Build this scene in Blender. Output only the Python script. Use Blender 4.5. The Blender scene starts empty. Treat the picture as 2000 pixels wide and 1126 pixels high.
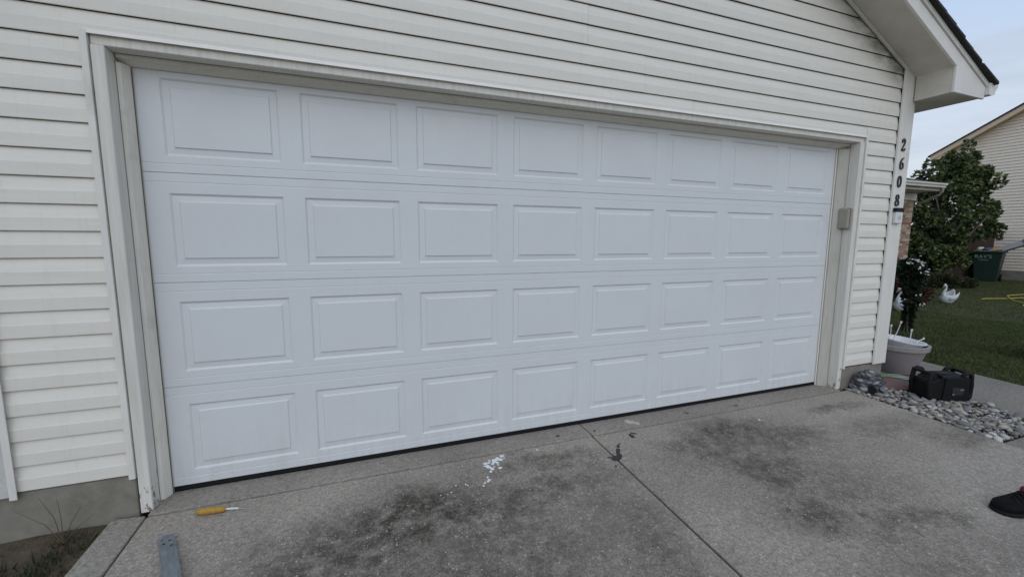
import bpy, bmesh, math, random
import numpy as np
from mathutils import Vector, Matrix

random.seed(7)
rng = np.random.default_rng(11)
SC = bpy.context.scene
COL = SC.collection

# ------------------------------------------------------------------ camera
cam_d = bpy.data.cameras.new("camera")
cam_d.sensor_width = 36.0
cam_d.lens = 36.0 * 809.6 / 2000.0
cam_d.clip_start = 0.05
cam_d.clip_end = 2000
cam = bpy.data.objects.new("camera", cam_d)
COL.objects.link(cam)
RIGHT = Vector((0.93935443, -0.34291484, 0.00475996))
FWD = Vector((0.34095696, 0.93231786, -0.12054772))
UP = RIGHT.cross(FWD)
M = Matrix(((RIGHT.x, UP.x, -FWD.x), (RIGHT.y, UP.y, -FWD.y), (RIGHT.z, UP.z, -FWD.z))).to_4x4()
M.translation = (1.3096, -2.4978, 1.295)
cam.matrix_world = M
SC.camera = cam

# ------------------------------------------------------------------ world, sun, exposure
SUN_EL, SUN_AZ = math.radians(40), math.radians(193)      # azimuth measured clockwise from +Y
wd = bpy.data.worlds.new("World")
SC.world = wd
wd.use_nodes = True
wn, wl = wd.node_tree.nodes, wd.node_tree.links
wn.clear()
w_out = wn.new("ShaderNodeOutputWorld")
w_bg = wn.new("ShaderNodeBackground")
w_bg.inputs["Strength"].default_value = 0.10
sky = wn.new("ShaderNodeTexSky")
sky.sky_type = "NISHITA"
sky.sun_disc = False
sky.sun_elevation = SUN_EL
sky.sun_rotation = SUN_AZ
sky.air_density = 1.0
sky.dust_density = 1.5
tc = wn.new("ShaderNodeTexCoord")
mp = wn.new("ShaderNodeMapping")
mp.inputs["Scale"].default_value = (1.0, 1.0, 4.2)
cn = wn.new("ShaderNodeTexNoise")
cn.inputs["Scale"].default_value = 3.4
cn.inputs["Detail"].default_value = 7
cn.inputs["Roughness"].default_value = 0.58
cr = wn.new("ShaderNodeMapRange")                          # thin grey cloud bands
cr.inputs["From Min"].default_value = 0.44
cr.inputs["From Max"].default_value = 0.64
cr.inputs["To Min"].default_value = 0.0
cr.inputs["To Max"].default_value = 0.9
sepw = wn.new("ShaderNodeSeparateXYZ")
el = wn.new("ShaderNodeMapRange")                          # whiter towards the horizon, blue higher up
el.inputs["From Min"].default_value = 0.02
el.inputs["From Max"].default_value = 0.42
veil = wn.new("ShaderNodeMixRGB")
veil.inputs["Color1"].default_value = (7.6, 7.75, 7.95, 1)
veil.inputs["Color2"].default_value = (4.9, 6.5, 9.0, 1)
cloud = wn.new("ShaderNodeMixRGB")
cloud.inputs["Color2"].default_value = (5.4, 6.1, 7.1, 1)
cmix = wn.new("ShaderNodeMixRGB")
cmix.inputs["Fac"].default_value = 0.88                    # high veil over the clear sky
wl.new(tc.outputs["Generated"], mp.inputs["Vector"])
wl.new(tc.outputs["Generated"], sepw.inputs[0])
wl.new(sepw.outputs[2], el.inputs["Value"])
wl.new(el.outputs["Result"], veil.inputs["Fac"])
wl.new(mp.outputs["Vector"], cn.inputs["Vector"])
wl.new(cn.outputs["Fac"], cr.inputs["Value"])
wl.new(cr.outputs["Result"], cloud.inputs["Fac"])
wl.new(veil.outputs["Color"], cloud.inputs["Color1"])
wl.new(sky.outputs["Color"], cmix.inputs["Color1"])
wl.new(cloud.outputs["Color"], cmix.inputs["Color2"])
wl.new(cmix.outputs["Color"], w_bg.inputs["Color"])
wl.new(w_bg.outputs["Background"], w_out.inputs["Surface"])

sun_d = bpy.data.lights.new("sun", "SUN")
sun_d.energy = 0.7
sun_d.angle = math.radians(70)
sun_d.color = (1.0, 0.95, 0.88)
sun = bpy.data.objects.new("sun", sun_d)
COL.objects.link(sun)
sd = Vector((math.sin(SUN_AZ) * math.cos(SUN_EL), math.cos(SUN_AZ) * math.cos(SUN_EL), math.sin(SUN_EL)))
sun.rotation_euler = sd.to_track_quat("Z", "Y").to_euler()
sun.location = (0, -6, 9)

SC.view_settings.view_transform = "Standard"
SC.view_settings.look = "None"
SC.view_settings.gamma = 1.0
SC.view_settings.exposure = 0.10
SC.view_settings.use_curve_mapping = False

# ------------------------------------------------------------------ helpers
def link(o, parent=None):
    COL.objects.link(o)
    if parent is not None:
        o.parent = parent
    return o

def tag(o, label=None, cat=None, group=None, kind=None):
    if label: o["label"] = label
    if cat: o["category"] = cat
    if group: o["group"] = group
    if kind: o["kind"] = kind
    return o

def thing(name, label, cat, loc=(0, 0, 0), rz=0.0, group=None):
    o = bpy.data.objects.new(name, None)
    o.empty_display_size = 0.1
    o.location = loc
    o.rotation_euler = (0, 0, rz)
    COL.objects.link(o)
    return tag(o, label, cat, group)

class MB:
    """collects faces, then links them as one mesh object"""
    def __init__(self):
        self.v, self.f = [], []
    def poly(self, pts):
        n = len(self.v); self.v += [tuple(p) for p in pts]
        self.f.append(tuple(range(n, n + len(pts)))); return self
    def box(self, x0, x1, y0, y1, z0, z1):
        n = len(self.v)
        self.v += [(x0, y0, z0), (x1, y0, z0), (x1, y1, z0), (x0, y1, z0), (x0, y0, z1), (x1, y0, z1), (x1, y1, z1), (x0, y1, z1)]
        self.f += [tuple(n + i for i in q) for q in ((0, 3, 2, 1), (4, 5, 6, 7), (0, 1, 5, 4), (1, 2, 6, 5), (2, 3, 7, 6), (3, 0, 4, 7))]
        return self
    def prism(self, pts, d):
        """closed polygon pts (3D) pushed along vector d"""
        n = len(self.v); k = len(pts); d = Vector(d)
        self.v += [tuple(p) for p in pts] + [tuple(Vector(p) + d) for p in pts]
        self.f.append(tuple(n + i for i in range(k)))
        self.f.append(tuple(n + k + i for i in reversed(range(k))))
        for i in range(k):
            j = (i + 1) % k
            self.f.append((n + j, n + i, n + k + i, n + k + j))
        return self
    def rings(self, rings, cap=True, closed=True):
        n = len(self.v); k = len(rings[0])
        for r in rings: self.v += [tuple(p) for p in r]
        for a in range(len(rings) - 1):
            for i in range(k if closed else k - 1):
                j = (i + 1) % k
                self.f.append((n + a * k + i, n + a * k + j, n + (a + 1) * k + j, n + (a + 1) * k + i))
        if cap:
            self.f.append(tuple(n + i for i in reversed(range(k))))
            b = n + (len(rings) - 1) * k
            self.f.append(tuple(b + i for i in range(k)))
        return self
    def tube(self, pts, rad, seg=8, cap=True):
        pts = [Vector(p) for p in pts]
        if not hasattr(rad, "__len__"): rad = [rad] * len(pts)
        rings = []; up = None
        for i, p in enumerate(pts):
            d = (pts[min(i + 1, len(pts) - 1)] - pts[max(i - 1, 0)]).normalized()
            if up is None:
                up = Vector((0, 0, 1)) if abs(d.z) < 0.9 else Vector((1, 0, 0))
            a = d.cross(up).normalized(); b = a.cross(d).normalized(); up = b
            rings.append([p + (a * math.cos(t) + b * math.sin(t)) * rad[i] for t in [2 * math.pi * s / seg for s in range(seg)]])
        return self.rings(rings, cap)
    def lathe(self, prof, seg=24, c=(0, 0, 0), cap=True):
        rings = [[(c[0] + r * math.cos(t), c[1] + r * math.sin(t), c[2] + z) for t in [2 * math.pi * s / seg for s in range(seg)]] for r, z in prof]
        return self.rings(rings, cap)
    def mesh(self, name, mat, smooth=False, bevel=0.0, bseg=1, merge=False):
        me = bpy.data.meshes.new(name)
        me.from_pydata([tuple(map(float, p)) for p in self.v], [], self.f)
        bm = bmesh.new(); bm.from_mesh(me)
        if merge: bmesh.ops.remove_doubles(bm, verts=bm.verts, dist=1e-5)
        bmesh.ops.recalc_face_normals(bm, faces=bm.faces)
        if bevel > 0:
            es = [e for e in bm.edges if len(e.link_faces) == 2 and e.calc_face_angle(0) > 0.5]
            bmesh.ops.bevel(bm, geom=es, offset=bevel, segments=bseg, profile=0.5, affect="EDGES", clamp_overlap=True)
        bm.to_mesh(me); bm.free()
        if smooth:
            me.polygons.foreach_set("use_smooth", [True] * len(me.polygons))
        if mat is not None: me.materials.append(mat)
        return me
    def build(self, name, mat, parent=None, **k):
        o = bpy.data.objects.new(name, self.mesh(name, mat, **k))
        return link(o, parent)

def inst(name, me, parent, loc=(0, 0, 0), rot=(0, 0, 0), sc=(1, 1, 1)):
    o = bpy.data.objects.new(name, me)
    o.location, o.rotation_euler, o.scale = loc, rot, sc
    return link(o, parent)

# ------------------------------------------------------------------ materials
def new_mat(name):
    m = bpy.data.materials.new(name); m.use_nodes = True
    nt = m.node_tree; b = nt.nodes["Principled BSDF"]
    return m, nt, b

def nd(nt, t, **ins):
    n = nt.nodes.new(t)
    for k, v in ins.items():
        n.inputs[k.replace("_", " ")].default_value = v
    return n

def noise(nt, vec, scale, detail=5, rough=0.6):
    n = nd(nt, "ShaderNodeTexNoise", Scale=scale, Detail=detail, Roughness=rough)
    nt.links.new(vec, n.inputs["Vector"]); return n.outputs["Fac"]

def ramp(nt, val, lo, hi, a=0.0, b=1.0):
    n = nd(nt, "ShaderNodeMapRange", From_Min=lo, From_Max=hi, To_Min=a, To_Max=b)
    nt.links.new(val, n.inputs["Value"]); return n.outputs["Result"]

def mixc(nt, fac, c1, c2, mode="MIX"):
    n = nt.nodes.new("ShaderNodeMixRGB"); n.blend_type = mode
    for key, c in (("Color1", c1), ("Color2", c2)):
        if isinstance(c, (tuple, list)): n.inputs[key].default_value = (*c[:3], 1)
        else: nt.links.new(c, n.inputs[key])
    if isinstance(fac, (int, float)): n.inputs["Fac"].default_value = fac
    else: nt.links.new(fac, n.inputs["Fac"])
    return n.outputs["Color"]

def math_(nt, op, a, b=None):
    n = nt.nodes.new("ShaderNodeMath"); n.operation = op
    for i, x in enumerate((a, b)):
        if x is None: continue
        if isinstance(x, (int, float)): n.inputs[i].default_value = x
        else: nt.links.new(x, n.inputs[i])
    return n.outputs[0]

def coord(nt, kind="Object", scale=None):
    t = nt.nodes.new("ShaderNodeTexCoord").outputs[kind]
    if scale is None: return t
    m = nd(nt, "ShaderNodeMapping", Scale=scale)
    nt.links.new(t, m.inputs["Vector"]); return m.outputs["Vector"]

def bump(nt, b, h, strength, dist):
    n = nd(nt, "ShaderNodeBump", Strength=strength, Distance=dist)
    nt.links.new(h, n.inputs["Height"]); nt.links.new(n.outputs["Normal"], b.inputs["Normal"])

def mat(name, c, rough=0.6, var=0.12, scale=8.0, stretch=None, bmp=0.0, bscale=60.0, bdist=0.002, metal=0.0, spec=0.5, dirt=None, dirt_lo=0.55, dirt_hi=0.75, dirt_scale=3.0):
    m, nt, b = new_mat(name)
    v = coord(nt, "Object", stretch)
    f = ramp(nt, noise(nt, v, scale), 0.3, 0.7)
    col = mixc(nt, f, tuple(x * (1 - var) for x in c), tuple(min(1, x * (1 + var)) for x in c))
    if dirt:
        d = ramp(nt, noise(nt, coord(nt), dirt_scale, 7, 0.65), dirt_lo, dirt_hi, 0, 0.75)
        col = mixc(nt, d, col, dirt)
    nt.links.new(col, b.inputs["Base Color"])
    b.inputs["Roughness"].default_value = rough
    b.inputs["Metallic"].default_value = metal
    b.inputs["Specular IOR Level"].default_value = spec
    if bmp > 0:
        bump(nt, b, noise(nt, v, bscale, 4), bmp, bdist)
    return m

def leaf_mat(name, c1, c2, rough=0.5):
    m, nt, b = new_mat(name)
    g = nt.nodes.new("ShaderNodeNewGeometry")
    col = mixc(nt, g.outputs["Random Per Island"], c1, c2)
    nt.links.new(col, b.inputs["Base Color"])
    b.inputs["Roughness"].default_value = rough
    b.inputs["Specular IOR Level"].default_value = 0.3
    return m

def siding_mat():
    m, nt, b = new_mat("white_vinyl")
    v = coord(nt)
    g = noise(nt, coord(nt, "Object", (1.2, 1.2, 9)), 3.0, 6)
    col = mixc(nt, ramp(nt, g, 0.35, 0.7), (0.765, 0.73, 0.66), (0.815, 0.78, 0.71))
    grain = noise(nt, coord(nt, "Object", (6, 6, 60)), 14, 4)
    col = mixc(nt, ramp(nt, grain, 0.4, 0.75, 0, 0.16), col, (0.52, 0.50, 0.45))
    # run-off streaks
    st = noise(nt, coord(nt, "Object", (26, 26, 1.1)), 1.6, 5)
    col = mixc(nt, ramp(nt, st, 0.56, 0.82, 0, 0.17), col, (0.42, 0.39, 0.31))
    # mildew that grows along the rake on the right: distance to the rake line z = 2.743-.487(x-5.728)
    sep = nt.nodes.new("ShaderNodeSeparateXYZ"); nt.links.new(v, sep.inputs[0])
    d = math_(nt, "SUBTRACT", math_(nt, "SUBTRACT", 5.5325, math_(nt, "MULTIPLY", sep.outputs[0], 0.487)), sep.outputs[2])
    near = ramp(nt, d, 0.02, 0.24, 1, 0)
    xr = ramp(nt, sep.outputs[0], 4.6, 5.25, 0, 1)
    n2 = ramp(nt, noise(nt, coord(nt, "Object", (1, 1, 2.4)), 6.5, 6), 0.33, 0.68)
    col = mixc(nt, math_(nt, "MULTIPLY", math_(nt, "MULTIPLY", near, xr), math_(nt, "MULTIPLY", n2, 0.95)), col, (0.13, 0.125, 0.085))
    nt.links.new(col, b.inputs["Base Color"])
    b.inputs["Roughness"].default_value = 0.48
    b.inputs["Specular IOR Level"].default_value = 0.35
    bump(nt, b, noise(nt, coord(nt, "Object", (4, 4, 90)), 10, 3), 0.25, 0.0012)
    return m

def door_mat():
    m, nt, b = new_mat("white_steel_door")
    v = nt.nodes.new("ShaderNodeNewGeometry").outputs["Position"]      # the panels share one mesh
    def stretched(sc):
        q = nd(nt, "ShaderNodeMapping", Scale=sc); nt.links.new(v, q.inputs["Vector"]); return q.outputs["Vector"]
    g = noise(nt, stretched((1.6, 1, 60)), 9, 6, 0.75)
    col = mixc(nt, ramp(nt, g, 0.3, 0.7), (0.655, 0.678, 0.692), (0.705, 0.725, 0.738))
    blot = noise(nt, v, 1.9, 6, 0.65)
    col = mixc(nt, ramp(nt, blot, 0.42, 0.75, 0, 0.30), col, (0.58, 0.585, 0.585))
    sep = nt.nodes.new("ShaderNodeSeparateXYZ"); nt.links.new(v, sep.inputs[0])
    dust = math_(nt, "MULTIPLY", ramp(nt, noise(nt, stretched((9, 9, 1.6)), 2.4, 6, 0.7), 0.40, 0.75), ramp(nt, sep.outputs[2], 0.0, 0.30, 0.30, 0.03))
    col = mixc(nt, dust, col, (0.40, 0.38, 0.34))
    nt.links.new(col, b.inputs["Base Color"])
    nt.links.new(ramp(nt, blot, 0.3, 0.7, 0.36, 0.52), b.inputs["Roughness"])
    b.inputs["Specular IOR Level"].default_value = 0.4
    h = math_(nt, "ADD", math_(nt, "MULTIPLY", g, 0.55), math_(nt, "MULTIPLY", noise(nt, v, 3.0, 3), 1.6))
    bump(nt, b, h, 0.5, 0.0016)
    return m

def wood_paint():
    """old white paint over wood: dirt in streaks, chips near the ground"""
    m, nt, b = new_mat("weathered_white_paint")
    v = coord(nt)
    st = noise(nt, coord(nt, "Object", (30, 30, 1.5)), 2.0, 6)
    col = mixc(nt, ramp(nt, st, 0.35, 0.75), (0.74, 0.71, 0.65), (0.60, 0.575, 0.515))
    sep = nt.nodes.new("ShaderNodeSeparateXYZ"); nt.links.new(v, sep.inputs[0])
    low = ramp(nt, sep.outputs[2], -0.03, 0.30, 0.21, 0.0)
    ch = noise(nt, coord(nt, "Object", (1, 1, 0.45)), 38, 5, 0.7)
    chip = ramp(nt, math_(nt, "ADD", ch, low), 0.735, 0.765)
    col = mixc(nt, chip, col, (0.19, 0.16, 0.125))
    nt.links.new(col, b.inputs["Base Color"])
    b.inputs["Roughness"].default_value = 0.65
    h = math_(nt, "SUBTRACT", math_(nt, "MULTIPLY", noise(nt, coord(nt, "Object", (40, 40, 2)), 3, 4), 0.5), chip)
    bump(nt, b, h, 0.5, 0.002)
    return m

STAINS = [  # x, y, radius x, radius y, weight  (oil and tyre dirt on the drive)
    (1.60, -1.15, 1.05, 0.75, 0.50), (3.75, -0.85, 0.75, 0.55, 0.40), (2.35, -0.75, 0.30, 0.35, 0.45), (1.0, -1.7, 0.7, 0.6, 0.5),
    (2.30, -0.36, 0.42, 0.10, 0.75), (2.05, -0.62, 0.55, 0.20, 0.8), (1.55, -0.62, 0.50, 0.22, 1.0), (1.15, -0.80, 0.40, 0.40, 0.9),
    (1.75, -1.00, 0.70, 0.50, 0.72), (2.05, -1.5, 0.75, 0.5, 0.6), (1.0, -0.55, 0.25, 0.14, 0.5), (2.45, -0.62, 0.25, 0.22, 0.55), (2.50, -1.15, 0.22, 0.32, 0.6), (0.85, -1.1, 0.35, 0.4, 0.8), (1.4, -1.6, 0.9, 0.6, 0.7),
    (3.70, -0.42, 0.45, 0.16, 0.85), (3.45, -0.56, 0.40, 0.22, 0.75), (3.95, -0.60, 0.40, 0.16, 0.8), (3.55, -0.88, 0.32, 0.24, 0.85), (3.75, -1.10, 0.30, 0.22, 0.6),
    (3.40, -1.22, 0.24, 0.16, 0.85), (3.80, -1.42, 0.42, 0.10, 0.75), (4.85, -0.42, 0.35, 0.07, 0.7), (4.85, -0.72, 0.5, 0.14, 0.5), (5.15, -1.0, 0.3, 0.16, 0.65), (3.6, -1.9, 0.8, 0.5, 0.5),
]
def concrete_mat(name, c, stains=False, speck=1.0):
    m, nt, b = new_mat(name)
    v = coord(nt)
    big = noise(nt, v, 1.3, 6)
    fine = noise(nt, v, 55, 5, 0.75)
    col = mixc(nt, ramp(nt, big, 0.35, 0.65), tuple(x * 0.88 for x in c), tuple(x * 1.12 for x in c))
    col = mixc(nt, ramp(nt, fine, 0.3, 0.72), mixc(nt, 1.0, col, (0.62, 0.62, 0.63), "MULTIPLY"), mixc(nt, 1.0, col, (1.32, 1.32, 1.30), "MULTIPLY"))
    f2 = noise(nt, v, 130, 3, 0.8)
    col = mixc(nt, ramp(nt, f2, 0.32, 0.70), mixc(nt, 1.0, col, (0.66, 0.66, 0.67), "MULTIPLY"), mixc(nt, 1.0, col, (1.36, 1.36, 1.34), "MULTIPLY"))
    if stains:
        wn_ = nd(nt, "ShaderNodeTexNoise", Scale=3.2, Detail=9, Roughness=0.74)
        nt.links.new(v, wn_.inputs["Vector"])
        off = nt.nodes.new("ShaderNodeVectorMath"); off.operation = "MULTIPLY_ADD"
        nt.links.new(wn_.outputs["Color"], off.inputs[0]); off.inputs[1].default_value = (0.62, 0.62, 0); nt.links.new(v, off.inputs[2])
        acc = None
        for (sx, sy, rx, ry, w) in STAINS:
            mp_ = nd(nt, "ShaderNodeMapping", Location=(-(sx + 0.31) / rx, -(sy + 0.31) / ry, 0), Scale=(1 / rx, 1 / ry, 0.0))
            nt.links.new(off.outputs[0], mp_.inputs["Vector"])
            ln = nt.nodes.new("ShaderNodeVectorMath"); ln.operation = "LENGTH"
            nt.links.new(mp_.outputs[0], ln.inputs[0])
            k = ramp(nt, ln.outputs["Value"], 0.45, 1.30, w, 0)
            acc = k if acc is None else math_(nt, "MAXIMUM", acc, k)
        brk = ramp(nt, noise(nt, v, 15, 9, 0.80), 0.36, 0.57, 0.22, 1.0)
        acc = math_(nt, "MULTIPLY", acc, brk)
        col = mixc(nt, acc, col, mixc(nt, 1.0, col, (0.20, 0.188, 0.172), "MULTIPLY"))
    # exposed aggregate: pale and dark chips
    for sc_, lo, cc, amt in ((140, 0.84, (0.46, 0.44, 0.41), 0.75 * speck), (150, 0.74, (0.05, 0.046, 0.042), 0.7 * speck), (82, 0.925, (0.56, 0.54, 0.51), 0.95 * speck)):
        vo = nd(nt, "ShaderNodeTexVoronoi", Scale=sc_)
        nt.links.new(v, vo.inputs["Vector"])
        s2 = nt.nodes.new("ShaderNodeSeparateColor"); nt.links.new(vo.outputs["Color"], s2.inputs[0])
        pick = ramp(nt, s2.outputs[0], lo, lo + 0.04)
        core = ramp(nt, vo.outputs["Distance"], 0.26, 0.38, 1, 0)
        col = mixc(nt, math_(nt, "MULTIPLY", math_(nt, "MULTIPLY", pick, core), amt), col, cc)
    nt.links.new(col, b.inputs["Base Color"])
    b.inputs["Roughness"].default_value = 0.85
    b.inputs["Specular IOR Level"].default_value = 0.3
    bump(nt, b, fine, 0.6, 0.004)
    return m

JAMBP = mat("shaded_dirty_jamb_paint", (0.50, 0.485, 0.43), 0.7, 0.10, 5, (22, 22, 1.2), 0.3, 40, dirt=(0.36, 0.34, 0.28), dirt_lo=0.5, dirt_hi=0.8)  # darker copy of casing paint: jamb shade put into the colour, plus dirt
VINYL = siding_mat()
DOORM = door_mat()
PAINT = wood_paint()
TRIM = mat("white_trim", (0.76, 0.735, 0.685), 0.5, 0.07, 4, (8, 8, 1), 0.2, 30, dirt=(0.42, 0.40, 0.34), dirt_lo=0.55, dirt_hi=0.85)
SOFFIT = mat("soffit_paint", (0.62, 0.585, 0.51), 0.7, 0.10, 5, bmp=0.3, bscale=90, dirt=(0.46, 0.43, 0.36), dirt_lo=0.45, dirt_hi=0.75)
BOARD_FASCIA = mat("fascia_paint", (0.76, 0.735, 0.69), 0.55, 0.06, 5, bmp=0.2, bscale=60, dirt=(0.44, 0.42, 0.37), dirt_lo=0.6, dirt_hi=0.85)
STOP = mat("stained_stop_moulding", (0.72, 0.685, 0.61), 0.7, 0.08, 6, (20, 20, 1.3), 0.3, 40, dirt=(0.56, 0.50, 0.41), dirt_lo=0.55, dirt_hi=0.7)
RUBBER = mat("black_rubber", (0.009, 0.009, 0.010), 0.7, 0.2, spec=0.2)
FOUND = mat("foundation_concrete", (0.255, 0.238, 0.20), 0.9, 0.2, 4, bmp=0.5, bscale=70, bdist=0.003, dirt=(0.12, 0.105, 0.072), dirt_lo=0.44, dirt_hi=0.72, dirt_scale=4.5)
DRIVE = concrete_mat("driveway_concrete", (0.330, 0.290, 0.248), True, 0.8)
APRON = concrete_mat("apron_concrete", (0.288, 0.258, 0.222), False, 0.25)
WALK = concrete_mat("walk_concrete", (0.225, 0.196, 0.168), False, 0.6)
JOINT = mat("joint_dirt", (0.035, 0.032, 0.028), 0.95, 0.3, 30)
SHINGLE = mat("asphalt_shingle", (0.035, 0.032, 0.032), 0.9, 0.4, 40, bmp=0.6, bscale=200)
DARK = mat("dark_void", (0.03, 0.03, 0.03), 0.9)
BLACKP = mat("black_plastic", (0.009, 0.009, 0.010), 0.55, 0.25, 20, bmp=0.15, bscale=200, spec=0.25)
GREYP = mat("grey_plastic", (0.06, 0.06, 0.065), 0.5, 0.2, 20)
WHITEP = mat("white_plastic", (0.70, 0.70, 0.70), 0.4, 0.05)

def grass_ground():
    m, nt, b = new_mat("lawn_soil")
    v = coord(nt)
    a = noise(nt, v, 0.7, 6); c = noise(nt, v, 9, 7, 0.75)
    col = mixc(nt, ramp(nt, a, 0.35, 0.7), (0.044, 0.056, 0.024), (0.072, 0.078, 0.034))
    col = mixc(nt, ramp(nt, c, 0.4, 0.8, 0, 0.7), col, (0.085, 0.076, 0.042))
    nt.links.new(col, b.inputs["Base Color"]); b.inputs["Roughness"].default_value = 0.95
    bump(nt, b, noise(nt, v, 40, 5, 0.8), 1.0, 0.03)
    return m
LAWN = grass_ground()
SOIL = mat("bare_soil", (0.088, 0.062, 0.038), 0.95, 0.4, 14, bmp=1.0, bscale=40, bdist=0.02, dirt=(0.10, 0.09, 0.06), dirt_lo=0.5, dirt_hi=0.7, dirt_scale=12)

# ------------------------------------------------------------------ levels (metres)
def dz(y):                       # the drive falls gently towards the street
    return -0.035 + 0.03 * (max(y, -9.0) + 0.17)

# ------------------------------------------------------------------ ground
g = MB()
xs = [-400, -60, -12, -4, -1, 2, 5, 8, 14, 22, 30, 60, 150, 500]
ys = [-400, -60, -12, -9, -6, -4, -2.5, -1.2, -0.17, 0.6, 3, 6, 10, 30, 90, 400]
def gz(x, y):
    return min(-0.075, dz(y) - 0.045) if y < -0.17 else -0.078
for i in range(len(xs) - 1):
    for j in range(len(ys) - 1):
        g.poly([(xs[i + a], ys[j + c], gz(0, ys[j + c])) for a, c in ((0, 0), (1, 0), (1, 1), (0, 1))])
tag(g.build("ground", LAWN, merge=True, smooth=True), "dark lawn ground around the house and drive", kind="structure")

# bare soil left of the drive, under the wall
s = MB()
pts = []
nx, ny = 10, 16
grid = [[(-1.2 + 1.362 * i / nx, -2.6 + 2.48 * j / ny) for j in range(ny + 1)] for i in range(nx + 1)]
for i in range(nx):
    for j in range(ny):
        s.poly([(grid[i + a][j + c][0], grid[i + a][j + c][1], dz(grid[i + a][j + c][1]) - 0.030 + 0.010 * math.sin(9 * grid[i + a][j + c][0] + 2) * math.cos(7 * grid[i + a][j + c][1])) for a, c in ((0, 0), (1, 0), (1, 1), (0, 1))])
tag(s.build("soil", SOIL, merge=True, smooth=True), "bare dark soil left of the driveway under the siding", kind="structure")

# driveway: joint bed with concrete slabs lying on it
def slab(mb, pts, top=0.0, th=0.10):
    q = [(x, y, dz(y) + top) for x, y in pts]
    mb.prism(q, (0, 0, -th)); return mb
dw = MB()
slab(dw, [(0.172, -11), (5.352, -11), (5.352, -0.16), (0.172, -0.16)], -0.016, 0.06)
drive = tag(dw.build("driveway", JOINT), "stained concrete driveway in front of the garage door", kind="structure")
slab(MB(), [(0.318, -11), (2.52, -11), (2.722, -1.4), (2.7395, -0.178), (0.304, -0.178)]).build("slab", DRIVE, drive, bevel=0.006, bseg=2)
slab(MB(), [(2.534, -11), (5.345, -11), (5.345, -0.178), (2.7505, -0.178), (2.734, -1.4)]).build("slab", DRIVE, drive, bevel=0.006, bseg=2)
slab(MB(), [(0.168, -11), (0.310, -11), (0.297, -0.166), (0.160, -0.148)], 0.002).build("edge_strip", APRON, drive, bevel=0.006, bseg=2)
ap = MB(); ap.box(0.306, 2.744, -0.171, 0.35, -0.13, -0.030); ap.build("apron", APRON, drive, bevel=0.005, bseg=2)
ap = MB(); ap.box(2.753, 5.27, -0.171, 0.35, -0.13, -0.030); ap.build("apron", APRON, drive, bevel=0.005, bseg=2)

# walkway beside the stone bed
wk = MB()
slab(wk, [(5.36, -2.9), (7.08, -2.9), (7.08, 6), (6.13, 6), (6.13, -1.12), (5.36, -1.12)], -0.018, 0.06)
walk = tag(wk.build("walkway", JOINT), "pale concrete front walk along the stone bed", kind="structure")
slab(MB(), [(5.362, -2.9), (7.08, -2.9), (7.08, -1.14), (5.362, -1.14)], 0.0).build("slab", WALK, walk, bevel=0.008, bseg=2)
slab(MB(), [(6.13, -1.128), (7.08, -1.128), (7.08, 0.60), (6.13, 0.60)], 0.0).build("slab", WALK, walk, bevel=0.008, bseg=2)
slab(MB(), [(6.13, 0.612), (7.08, 0.612), (7.08, 3.2), (6.13, 3.2)], 0.0).build("slab", WALK, walk, bevel=0.008, bseg=2)

# ------------------------------------------------------------------ river stone bed
sb = MB()
slab(sb, [(5.345, -1.112), (6.13, -1.112), (6.13, 0.45), (5.91, 0.45), (5.91, -0.115), (5.345, -0.115)], -0.028, 0.05)
bed = tag(sb.build("stone_bed", SOIL), "bed of grey and tan river stones by the driveway corner", kind="structure")
stone_mats = [mat("river_stone", c, 0.62, 0.22, 22, bmp=0.2, bscale=80) for c in
              ((0.27, 0.26, 0.24), (0.42, 0.39, 0.35), (0.16, 0.15, 0.14), (0.36, 0.31, 0.26), (0.52, 0.50, 0.46), (0.22, 0.22, 0.225), (0.20, 0.165, 0.14), (0.34, 0.295, 0.235))]
def pebble_mb(seed, seg=8):
    r = random.Random(seed)
    e = [r.uniform(0.74, 1.2) for _ in range(seg)]
    prof = [(0.55, -0.8), (r.uniform(.9, 1.05), -0.25), (r.uniform(.78, .98), 0.38), (r.uniform(.35, .6), r.uniform(.75, 1.0))]
    mb = MB()
    sk = r.uniform(-0.2, 0.2)
    rings = [[(a * e[i] * math.cos(2 * math.pi * i / seg) + sk * z, a * e[(i + 3) % seg] * math.sin(2 * math.pi * i / seg), z * r.uniform(0.9, 1.1)) for i in range(seg)] for a, z in prof]
    return mb.rings(rings, True)
peb = [pebble_mb(k).mesh("stone", stone_mats[k % 8], smooth=True) for k in range(16)]
spots = []
tries = 0
while len(spots) < 300 and tries < 40000:
    tries += 1
    x, y = random.uniform(5.355, 6.12), random.uniform(-1.125, -0.14)
    if y > -0.16 and x < 5.92: continue
    r = random.choice((0.015, 0.018, 0.020, 0.023, 0.027, 0.034)) * random.uniform(0.85, 1.1)
    if any((x - a) ** 2 + (y - b_) ** 2 < (0.78 * (r + c)) ** 2 for a, b_, c in spots): continue
    spots.append((x, y, r))
for x, y, r in spots:
    inst("stone", random.choice(peb), bed, (x, y, dz(y) - 0.008 + r * 0.32 + random.uniform(0, 0.012)), (random.uniform(-.35, .35), random.uniform(-.35, .35), random.uniform(0, 6.3)), (r * 1.25, r * 0.92, r * 0.62))
small = MB()
for k in range(1300):
    x, y = random.uniform(5.36, 6.12), random.uniform(-1.118, -0.12)
    p = pebble_mb(100 + k % 40, 6); r = random.uniform(0.009, 0.019); a = random.uniform(0, 6.3)
    n = len(small.v)
    small.v += [(x + r * (px * math.cos(a) - py * math.sin(a)), y + r * 0.8 * (px * math.sin(a) + py * math.cos(a)), dz(y) - 0.016 + r * 0.5 + r * 0.6 * pz) for px, py, pz in p.v]
    small.f += [tuple(n + i for i in f) for f in p.f]
sm, nt, b = new_mat("small_stone_mix")
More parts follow.
